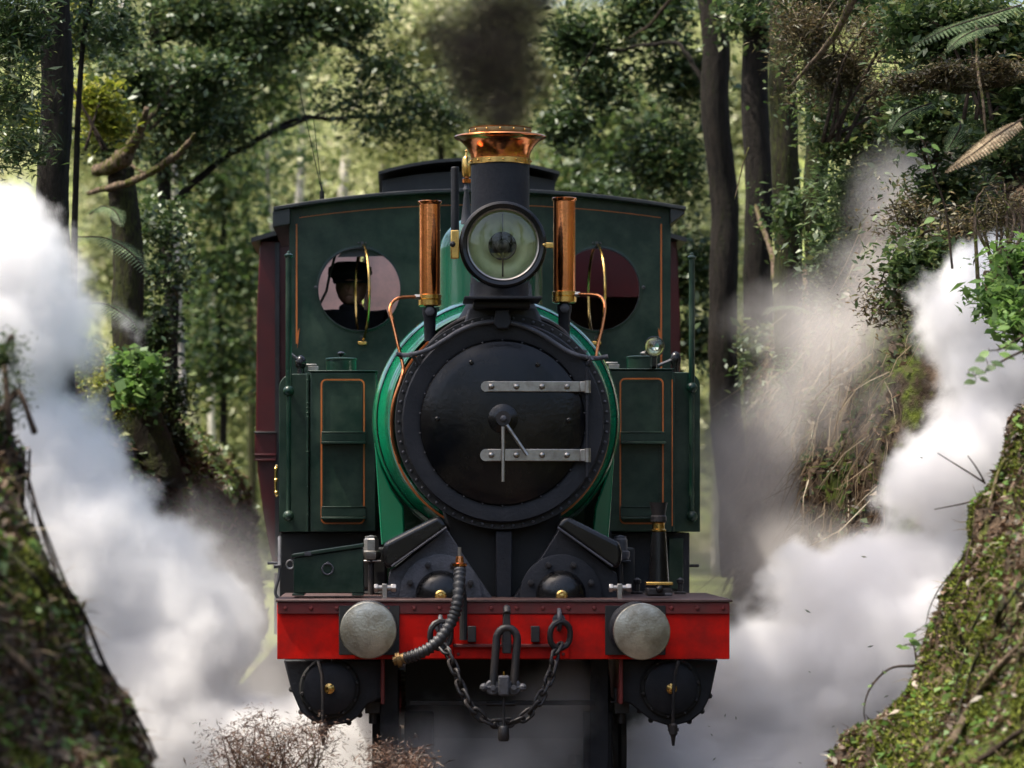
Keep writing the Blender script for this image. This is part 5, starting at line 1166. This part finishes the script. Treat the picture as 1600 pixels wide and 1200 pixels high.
shrub('golden mossy shrub on the bank edge under the ferns', GL, [(170,600,30,50,80,34),(165,650,26,30,40,30),(140,560,30,30,40,28)], 22.8, M['leaf_yellow'], .035, .06, 3, wd=.3)
shrub('dark bush at the foot of the snag', GL, [(240,690,60,40,110,40),(215,640,50,50,80,38),(260,620,30,60,60,34)], 24.5, M['leaf_dark'], .05, .08, 3)
shrub('dark leafy shrub in the top left corner', GL, [(20,40,60,70,110,34),(10,150,50,60,80,30),(30,230,40,30,40,26)], 18.5, M['leaf_dark'], .05, .08, 3, wd=.25)

# ---- ferns and fronds
def frond(name, pts, ln0, mat, parent=None, n=26, lab=None, org=None, wd=.22, flip=1):
    P = spline(pts, 10); m = len(P); org = Vector(org) if org is not None else P[0]
    vs = []; fs = []
    for i in range(2, m):
        t = i/m; L_ = ln0*math.sin(PI*min(.98,(t*.85+.12)))**.8*(1.05-t*.6); T = (P[min(i+1,m-1)]-P[i-1]).normalized()
        sd = T.cross(Vector((0,-.35*flip,1))).normalized()
        for s in (-1,1):
            dr = (sd*s+T*.55+Vector((0,0,-.25))).normalized(); k = 5
            # pinna: a row of small leaflets
            for j in range(1,k+1):
                c = P[i]+dr*L_*j/k-org; w_ = L_*wd*(1.1-j/k)+.003; e = dr*L_/k*.6; q_ = T*w_
                o = len(vs); vs += [tuple(c-e), tuple(c-e*.0+q_), tuple(c+e), tuple(c-q_)]; fs.append((o,o+1,o+2,o+3))
    o = bulk_mesh(name, np.array(vs), np.array(fs), mat, parent, None if parent else org)
    r = MB().tube([p-org for p in P], list(np.linspace(.005,.0015,m)), 5).build('rachis', M['twig'], o, ang=2)
    if lab: tag(o, lab, 'fern', None)
    return o
frond('fern_frond', [W(1595,8,14.5),W(1540,25,14.3),W(1480,45,14.1),W(1425,74,14)], .1, M['fern'], lab='pale green fern frond reaching in from the top right corner')
frond('fern_frond', [W(1560,40,14.6),W(1530,45,14.5),W(1500,60,14.4),W(1480,80,14.3)], .07, M['fern'], lab='shorter fern frond just under the top right frond')
frond('dead_fern_frond', [W(1598,186,13.6),W(1560,210,13.5),W(1520,240,13.4),W(1480,268,13.3)], .075, M['straw'], lab='dry straw coloured fern frond hanging at right')
frond('fern_frond', [W(1460,160,18),W(1430,170,17.8),W(1405,185,17.6),W(1392,205,17.5)], .09, M['fern'], lab='grey green drooping frond above the right steam')
frond('fern_frond', [W(1500,190,18),W(1500,200,17.8),W(1490,218,17.6),W(1480,235,17.5)], .08, M['fern'], lab='small drooping frond right of the grey green one')
frond('fern_frond', [W(1290,500,21),W(1250,480,20.8),W(1215,478,20.6),W(1195,490,20.4)], .1, M['fern'], lab='fern frond curling from the mossy trunk in the drifting steam')
frond('fern_frond', [W(120,370,22),W(165,372,21.6),W(205,395,21.3),W(238,438,21)], .14, M['fern'], lab='long pale fern frond arching right out of the left steam')
frond('fern_frond', [W(110,480,22),W(160,474,21.6),W(200,496,21.3),W(228,528,21)], .14, M['fern'], lab='second fern frond arching out of the left steam')
frond('fern_frond', [W(140,335,23),W(160,322,22.8),W(180,330,22.6),W(190,352,22.5)], .12, M['fern'], lab='small grey fern frond near the top of the snag')
frond('fern_frond', [W(1190,110,23),W(1220,95,22.6),W(1235,80,22.3),W(1245,60,22)], .1, M['fern'], lab='pale fern on the right trunk row near the top')

# ---- loose branches and vines
def stick(lab, pts, rad, mat, name='branch', cat='branch', twigs=0):
    P = spline(pts, 7); org = P[0]; rr = np.interp(np.linspace(0,1,len(P)), np.linspace(0,1,len(rad)), rad)
    o = MB().tube([p-org+noise.noise_vector(p*6)*rr[i]*.5 for i,p in enumerate(P)], list(rr), 8, wob=.07).build(name, mat, None, loc=org, ang=2)
    for k in range(twigs):
        i = random.randrange(len(P)//4, len(P)-1); p = P[i]-org; d_ = Vector((random.uniform(-1,1),random.uniform(-.3,.3),random.uniform(-.6,1))).normalized()*random.uniform(.08,.25)
        MB().tube([p,p+d_*.5+Vector((0,0,.02)),p+d_], [rr[i]*.4,rr[i]*.3,rr[i]*.12], 5).build('twig', mat, o, ang=2)
    tag(o, lab, cat); return o
stick('long pale bare branch slanting down from the top right', [W(1340,-15,17),W(1310,45,17.2),W(1275,90,17.4),W(1230,140,17.6)], [.022,.018,.013,.006], M['log_pale'])
stick('thin pale twig slanting left of the long pale branch', [W(1305,0,17.6),W(1285,30,17.7),W(1262,60,17.8)], [.008,.006,.003], M['log_pale'], twigs=3)
stick('moss hung bough crossing the right slope', [W(1600,120,16.5),W(1530,133,16.4),W(1490,137,16.3),W(1450,133,16.2)], [.03,.028,.024,.012], M['bark_moss'], twigs=5)
mb_ = grow('hanging_moss', [(W(1480,118,16.2),(.2,.1,.035),60,40),(W(1550,110,16.3),(.2,.1,.03),50,40),(W(1420,132,16.2),(.1,.06,.02),30,30)], M['leaf_brown'], None, .03, .03, .3); tag(mb_, 'brown moss fringe hanging along the mossy bough', 'moss')
stick('thin curved dark twig in the right undergrowth', [W(1370,95,18),W(1400,98,18),W(1440,104,18)], [.008,.007,.003], M['twig'], twigs=3)
stick('brown dry stem dropping beside the dead frond', [W(1525,25,14.6),W(1527,100,14.5),W(1536,160,14.4),W(1542,225,14.4)], [.006,.006,.006,.004], M['log_pale'])
stick('pale thin vertical twig on the right trunk row', [W(1170,230,20),W(1160,260,20),W(1148,312,20)], [.004,.004,.003], M['log_pale'])
for i, pts in enumerate(([(1395,480),(1380,560),(1355,640),(1325,720)],[(1370,400),(1362,480),(1345,570),(1320,650)],[(1300,480),(1298,560),(1296,600)],[(1360,620),(1330,670),(1305,720)])):
    stick(('longest','left curved','short straight','lowest')[i]+' pale hanging stem on the brown root bank', [W(a,b,20.2-i*.2) for a,b in pts], [.007,.006,.004], M['log_pale'], 'vine', 'vine')
# seedlings
def sapling(lab, pts, leaves, mat, leaf=.05, rad=(.006,.004,.002), name='sapling', wd=.6):
    d = pts[0].y; org = Vector(pts[0]); t = thing(name, lab, 'sapling', org)
    P = spline(pts, 6); MB().tube([p-org for p in P], list(np.interp(np.linspace(0,1,len(P)), np.linspace(0,1,len(rad)), rad)), 6).build('stem', M['twig'], t, ang=2)
    c_ = []
    for px, py in leaves:
        L_ = W(px,py,d+random.uniform(-.1,.1))-org; c_.append(L_)
        j = min(range(len(P)), key=lambda i: (P[i]-org-L_).length); MB().tube([P[j]-org, (P[j]-org)*.5+L_*.5+Vector((0,0,.01)), L_], [.002,.0016,.001], 5).build('stalk', M['twig'], t, ang=2)
    for L_ in c_:
        a = random.uniform(-.9,.9); s = leaf*random.uniform(.7,1.3); dx = Vector((math.cos(a)*random.choice((-1,1)),-.3,math.sin(a)*.4-.2)).normalized(); up = Vector((random.uniform(-.3,.3),-.6,.8)); sd = dx.cross(up).normalized()
        n_ = 7; vs = []; 
        for k in range(n_):
            u = k/(n_-1); w_ = math.sin(PI*min(1,u*1.0)**.8)*wd*.5*s; m_ = dx*s*u+Vector((0,0,-.12*s*u*u)); vs += [L_+m_+sd*w_+up*.1*w_, L_+m_, L_+m_-sd*w_+up*.1*w_]
        fs = []
        for k in range(n_-1): fs += [(3*k,3*k+1,3*k+4,3*k+3),(3*k+1,3*k+2,3*k+5,3*k+4)]
        MB().add(vs, fs).build('leaf', mat, t, ang=3)
    return t
sapling('thin upright sapling with a few bright leaves above the right steam', [W(1488,420,14.5),W(1478,330,14.5),W(1458,270,14.5),W(1445,225,14.5)], [(1430,215),(1440,232),(1455,225),(1452,260),(1462,258),(1435,243),(1428,205),(1470,310),(1460,340)], M['leaf_fresh'], .05)
sapling('leaning branch of dark round leaves against the white steam at right', [W(1605,545,13),W(1570,562,13),W(1540,580,13),W(1515,588,13)], [(1510,585),(1522,582),(1530,590),(1525,596),(1540,560),(1548,565),(1556,572),(1512,578)], M['leaf_dark'], .045, wd=.8)
sapling('bright green branch at the right edge above the bank', [W(1610,520,13.2),W(1590,530,13.2),W(1565,545,13.2),W(1545,548,13.2)], [(1545,548),(1560,552),(1570,535),(1580,540),(1590,525),(1578,510),(1595,500),(1560,540)], M['leaf_fresh'], .055)
sapling('young plant with spreading leaves on the right bank edge in front of steam', [W(1436,1060,13.6),W(1430,1020,13.6),W(1425,990,13.6)], [(1412,1010),(1420,1000),(1432,992),(1440,1008),(1445,1018),(1450,985),(1404,1012),(1460,1000)], M['leaf_fresh'], .045)
sapling('tuft of light leaves low on the right bank', [W(1500,930,13.7),W(1480,920,13.6),W(1468,925,13.6)], [(1470,928),(1478,918),(1490,922),(1500,918),(1515,925),(1482,936),(1508,935)], M['leaf_fresh'], .045)
sapling('leafy shoot near the top of the right bank', [W(1560,800,13.8),W(1550,780,13.7),W(1545,775,13.7)], [(1545,770),(1560,765),(1572,772),(1585,745),(1570,780),(1555,790),(1590,760),(1580,720),(1590,700)], M['leaf_fresh'], .05)
sapling('small green shoot at the bottom edge of the right bank', [W(1352,1175,13.5),W(1345,1160,13.5),W(1340,1155,13.5)], [(1338,1152),(1346,1150),(1352,1158)], M['leaf_fresh'], .03)
sapling('bare arching vine with tiny leaves over the right bank edge', [W(1430,1040,13.5),W(1390,1045,13.5),W(1360,1075,13.5),W(1350,1110,13.5),W(1356,1140,13.5)], [(1380,1050),(1362,1070),(1352,1100)], M['leaf_fresh'], .018)
for i, pts in enumerate(([(1540,755),(1500,730),(1465,708)],[(1540,778),(1500,788),(1460,796)],[(1538,752),(1525,730),(1512,712)])):
    stick(('upper','lower','middle short')[i]+' bare dark twig sticking out of the right bank into the steam', [W(a,b,13.6) for a,b in pts], [.004,.003,.0018], M['twig'], 'twig', 'twig')

# ---- roots and sticks lying on the foreground banks
def on_bank(V, sh, pix, d):
    """drop photo pixels onto the bank surface: nearest surface vertex to the sight line near distance d"""
    out = []
    Vy = V[(V[:,1] > d-2.2) & (V[:,1] < d+2.2)]; u = 622+Vy[:,0]*FPX/Vy[:,1]; v = 800-(Vy[:,2]-CAMZ)*FPX/Vy[:,1]
    for a, b in pix:
        e = (u-a)**2+(v-b)**2; near = np.where(e < max(60, e.min()*1.5+1))[0]; k = near[np.argmin(Vy[near,1])]; out.append(Vector(Vy[k]))
    return out
def root(lab, V, pix, d, r, mat, side, name='root', lift=.0):
    P = on_bank(V, None, pix, d); P = [p+Vector((-side*.02,-.02,.015+lift)) for p in P]
    o = stick(lab, P, [x*d/FPX for x in r], mat, name, name)
root('long dark root running down the left bank edge', VL, [(70,790),(95,905),(130,985),(165,1050),(205,1120),(240,1180)], 11, [2,3,3.5,3.5,3,2], M['bark_dark'], -1)
root('pale thick stick lying across the lower left bank', VL, [(0,1010),(40,1060),(75,1110),(110,1160),(130,1198)], 11, [5,6,6,6,5], M['log_pale'], -1, 'branch')
root('brown root low in the left bank middle', VL, [(20,860),(50,940),(90,1030),(120,1090)], 11, [3,4,4,3], M['bark_moss'], -1)
root('broken dark stump piece on the left bank', VL, [(150,1080),(145,1110),(140,1150)], 11, [9,10,6], M['bark_moss'], -1, 'stump', .02)
root('thin brown root near the upper left bank', VL, [(10,720),(40,760),(60,830),(80,900)], 11, [2,3,3,2], M['twig'], -1)
root('long pale root lying on the lower right bank', VR, [(1600,1015),(1560,1060),(1520,1120),(1495,1165),(1470,1200)], 13.5, [4,6,6,7,8], M['log_pale'], 1)
root('mossy root crossing the right bank middle', VR, [(1600,900),(1575,960),(1550,1020),(1530,1060)], 13.5, [4,5,4,3], M['bark_moss'], 1)
root('thin straw coloured root high on the right bank', VR, [(1585,720),(1560,760),(1545,800)], 13.5, [3,3,2], M['log_pale'], 1)
root('dark root low at the right bank corner', VR, [(1600,1150),(1560,1175),(1540,1200)], 13.5, [4,5,4], M['twig'], 1)
root('short brown stick in the right bank litter', VR, [(1500,990),(1490,1040),(1480,1070)], 13.5, [2,3,2], M['log_pale'], 1, 'branch')

random.seed(21)
for side, V_, dd, rng_x, y_top, lab_ in ((-1,VL,11,(-10,150),(700,980),'thin brown root trailing down the left bank face'),(1,VR,13.5,(1480,1640),(760,1050),'thin brown root trailing down the right bank face')):
    for k in range(13):
        a = random.uniform(*rng_x); b = random.uniform(*y_top); 
        if side < 0: pix = [(a+i*28+random.uniform(-10,10), b+i*62) for i in range(4)]
        else: pix = [(a-i*24+random.uniform(-10,10), b+i*62) for i in range(4)]
        P = on_bank(V_, None, pix, dd); P = [p+Vector((-side*.015,-.015,.01)) for p in P]; r0 = random.uniform(1.2,3.2)*dd/FPX
        S_ = spline(P, 6); org = S_[0]
        o = MB().tube([p-org+noise.noise_vector(p*7)*.012 for p in S_], list(np.linspace(r0,r0*.4,len(S_))), 6, wob=.1).build('root', random.choice((M['twig'],M['bark_moss'],M['bark_dark'],M['log_pale'])), None, loc=org, ang=2)
        tag(o, lab_, 'root', 'roots on the '+('left' if side < 0 else 'right')+' bank')
# ---- dead bush in front of the engine
def deadbush(lab, px0, px1, pytop, d, n, seed):
    random.seed(seed); org = W((px0+px1)/2, 1290, d); t = thing('dead_bush', lab, 'bush', org)
    tips = []
    for k in range(n):
        tx = random.uniform(px0,px1); ty = pytop+random.random()**.7*(1200-pytop)+abs(tx-(px0+px1)/2)*.25
        e = W(tx,ty,d+random.uniform(-.3,.3))-org; m_ = e*.55+Vector((random.uniform(-.08,.08),random.uniform(-.05,.05),random.uniform(-.03,.06)))
        P = spline([Vector((random.uniform(-.06,.06),0,0)), m_, e],6); MB().tube(P, list(np.linspace(.006,.002,len(P))), 5).build('stem', random.choice((M['twig'],M['rust'],M['log_pale'])), t, ang=2)
        tips.append((e+org, (.07,.07,.05), 8, 16))
    grow('dry_foliage', tips, M['leaf_red'], t, .03, .035, .12, loc=org); return t
deadbush('rusty brown dead bush at the bottom edge left of the left buffer', 330, 520, 1112, 14.3, 46, 3)
deadbush('small rusty dead twigs at the bottom edge under the left of the beam', 575, 660, 1165, 14.3, 16, 5)
t_ = shrub('dark wiry plant at the left edge against the steam', None, [(5,560,26,40,40,30),(20,600,14,60,20,20),(0,640,16,40,26,26)], 10.8, M['leaf_dark'], .02, .03, 6, wd=.25)

# ---- unseen trees added behind the viewpoint and overhead to shade engine, steam and reflections
def shade_tree(lab, x, y, h, blobs, mat, leaf=.16, group='unseen shade trees added over the cutting'):
    org = Vector((x,y,0)); t = thing('tree', lab, 'tree', org, group)
    MB().tube(spline([Vector((0,0,1)),Vector((.1,.1,h*.4)),Vector((-.1,0,h*.75)),Vector((0,.1,h))],6), list(np.linspace(.32,.12,19)), 12, wob=.05).build('trunk', M['bark_dark'], t, ang=2)
    B = [((x+a,y+b,c),(rx,ry,rz),n,nl) for a,b,c,rx,ry,rz,n,nl in blobs]
    grow('crown', B, mat, t, leaf, .35, .6, loc=org)
T_OVER = [(-4.6,15.6,15,'left of the engine'),(-4.6,20.5,15,'left behind the engine'),(-7,7,14,'left of the viewpoint'),(8.5,12,14,'right of the engine'),(9,22,15,'right behind the engine'),
          (-5,-4,13,'left behind the viewpoint'),(6.5,-3,13,'right behind the viewpoint'),(.5,-12,14,'at the end of the cutting behind the viewpoint'),(-9,-14,14,'far left behind'),(10,-13,14,'far right behind'),(-4,-14,12,'on the left where the cutting ends'),(5,-13,12,'on the right where the cutting ends')]
for x, y, h, lab in T_OVER:
    rx_ = 3.1 if 'left' in lab and 'engine' in lab else 2.9
    shade_tree('unseen leafy tree added for shade '+lab, x, y, h, ([(1.2,0,h*.8,4.4,2.9,1.6,200,26)] if rx_ > 3 else [(0,0,h*.8,rx_,2.6,2.2,80,24)])+([(0,0,h*.45,3.2,2,h*.42,260,26)] if y < -10 else []), M['leaf_mid'] if y > -10 else M['leaf_dark'])
# ================================================================== STEAM AND SMOKE
def steam(name, lab, cat, blobs, dens, nscale, amp, soft, col=(.96,.95,.97), absorb=None, detail=3.0, step=1.0, aniso=.2, warp=.0):
    """blobs: (centre, (rx,ry,rz), strength). One closed hull; inside it density falls off from every puff and is broken up by noise"""
    m, nt, out = new_mat(name+'_volume'); L = nt.links
    ge = N(nt, 'ShaderNodeNewGeometry')
    nz = N(nt, 'ShaderNodeTexNoise', i_Scale=nscale, i_Detail=detail, i_Roughness=.62); L.new(ge.outputs['Position'], nz.inputs['Vector'])
    acc = None
    for c, r, s in blobs:
        sub = N(nt, 'ShaderNodeVectorMath', operation='SUBTRACT'); sub.inputs[1].default_value = c; L.new(ge.outputs['Position'], sub.inputs[0])
        mul = N(nt, 'ShaderNodeVectorMath', operation='MULTIPLY'); mul.inputs[1].default_value = tuple(1/x for x in r); L.new(sub.outputs[0], mul.inputs[0])
        ln = N(nt, 'ShaderNodeVectorMath', operation='LENGTH'); L.new(mul.outputs[0], ln.inputs[0])
        f = N(nt, 'ShaderNodeMath', operation='MULTIPLY_ADD', i_1=-s, i_2=s); L.new(ln.outputs['Value'], f.inputs[0])
        if acc is None: acc = f
        else:
            mx = N(nt, 'ShaderNodeMath', operation='SMOOTH_MAX', i_2=.15); L.new(acc.outputs[0], mx.inputs[0]); L.new(f.outputs[0], mx.inputs[1]); acc = mx
    na = N(nt, 'ShaderNodeMath', operation='MULTIPLY_ADD', i_1=amp*2, i_2=-amp); L.new(nz.outputs[0], na.inputs[0])
    ad = N(nt, 'ShaderNodeMath', operation='ADD'); L.new(acc.outputs[0], ad.inputs[0]); L.new(na.outputs[0], ad.inputs[1])
    mr = N(nt, 'ShaderNodeMapRange', interpolation_type='SMOOTHSTEP'); mr.inputs[1].default_value = 0; mr.inputs[2].default_value = soft; mr.inputs[3].default_value = 0; mr.inputs[4].default_value = dens
    L.new(ad.outputs[0], mr.inputs[0])
    pv = N(nt, 'ShaderNodeVolumePrincipled', i_Anisotropy=aniso); pv.inputs['Color'].default_value = (*col,1)
    if absorb: pv.inputs['Absorption Color'].default_value = (*absorb,1)
    L.new(mr.outputs[0], pv.inputs['Density']); L.new(pv.outputs[0], out.inputs['Volume'])
    m.cycles.volume_step_rate = step
    # hull
    b = MB()
    for c, r, s in blobs:
        k = 1+amp*.35/s; b.ball(c, 1, 20, tuple(x*k for x in r))
    me = bpy.data.meshes.new(name); me.from_pydata(b.v, [], b.f); o = bpy.data.objects.new(name, me); C.objects.link(o)
    rm = o.modifiers.new('remesh','REMESH'); rm.mode = 'VOXEL'; rm.voxel_size = .07
    bpy.context.view_layer.update(); ev = o.evaluated_get(bpy.context.evaluated_depsgraph_get()); me2 = bpy.data.meshes.new_from_object(ev)
    o.modifiers.clear(); o.data = me2; me2.name = name; me2.materials.clear(); me2.materials.append(m)
    tag(o, lab, cat); o['kind'] = 'stuff'; return o
def B(px, py, d, rx, rz, ry=None, s=1.0):
    k = d/FPX; return (tuple(W(px,py,d)), (rx*k, ry if ry else max(rx,rz)*k*.7, rz*k), s)
WH = (1.0,.993,.99)
steam('steam', 'thick white steam billowing up from the left of the engine', 'steam',
  [B(-10,400,18,190,165,None,.8),B(0,540,18,220,180,None,.8),B(40,710,18,210,190),B(110,870,18,220,190),B(210,1040,18,240,170),B(350,1195,18,320,150)],
  9.0, 1.25, .95, .32, WH, detail=7.0, aniso=0, step=.5)
steam('steam', 'dense white steam cloud rising from the right of the engine', 'steam',
  [B(1650,540,18,230,180),B(1630,730,18,260,190),B(1510,970,18,300,160),B(1390,1100,18,310,170),B(1230,1210,18,320,125),B(1120,1235,17.8,210,100)],
  14.0, 1.3, .75, .22, WH, detail=7, aniso=0, step=.4)
steam('steam', 'thin drifting steam wisps behind the right steam cloud', 'steam',
  [B(1440,310,19.3,150,120),B(1420,440,19.3,170,110),B(1340,520,19.5,210,110),B(1440,640,19.3,140,150),B(1270,620,20,150,110),B(1180,780,21,190,210,None,1.2),B(1140,960,20.5,170,200,None,1.4),B(1280,880,19.6,150,90)],
  2.0, 1.2, .8, .9, (.93,.89,.87), detail=4.0)
steam('steam', 'faint steam haze between the left bank and the carriage', 'steam',
  [B(400,1010,21,110,160,.8),B(330,900,22,120,140,.8),B(430,1120,20,110,120,.8)], 1.3, 1.3, .7, .9, (.97,.95,.95), detail=4.0)
steam('steam', 'light steam drifting under the buffer beam between the wheels', 'steam',
  [B(780,1200,16.4,190,120,.36),B(870,1140,16.4,90,130,.34),B(690,1170,16.4,100,100,.34)], 7.0, 2.2, .7, .8, WH, detail=4.0)
steam('smoke', 'dark grey smoke rising from the chimney', 'smoke',
  [B(781,190,16.9,60,60),B(778,110,17.1,95,100),B(780,20,17.2,115,110),B(790,-90,17.3,140,120),B(805,-220,17.5,170,140)],
  14.0, 1.9, .85, .9, (.055,.045,.04), (.0,.0,.0), aniso=0)

# ---- bark and leaf fragments blown up by the exhaust
V_ = []; F_ = []
for a, b_, d in ((1150,1122,15.6),(1133,1118,15.2),(1112,1148,15.4),(1108,1135,15.6),(1265,1050,15),(1302,1135,14.8),(1350,870,15),(1262,955,15),(1360,1010,15),(1116,1186,15.3),(1385,1088,14.6),(1250,1192,15),(470,1120,15.2),(1440,715,15)):
    c = W(a,b_,d); t = Vector((random.uniform(-1,1),random.uniform(-.5,.5),random.uniform(-1,1))).normalized(); u = t.cross(Vector((0,1,0))).normalized(); l = random.uniform(.006,.017); o_ = len(V_)
    V_ += [tuple(c-t*l), tuple(c+u*l*.22), tuple(c+t*l), tuple(c-u*l*.22)]; F_.append((o_,o_+1,o_+2,o_+3))
fl = bulk_mesh('debris', np.array(V_), np.array(F_), M['leaf_dark']); fl['kind'] = 'stuff'; tag(fl, 'tiny dark bark and leaf fragments flying in front of the white steam', 'debris')
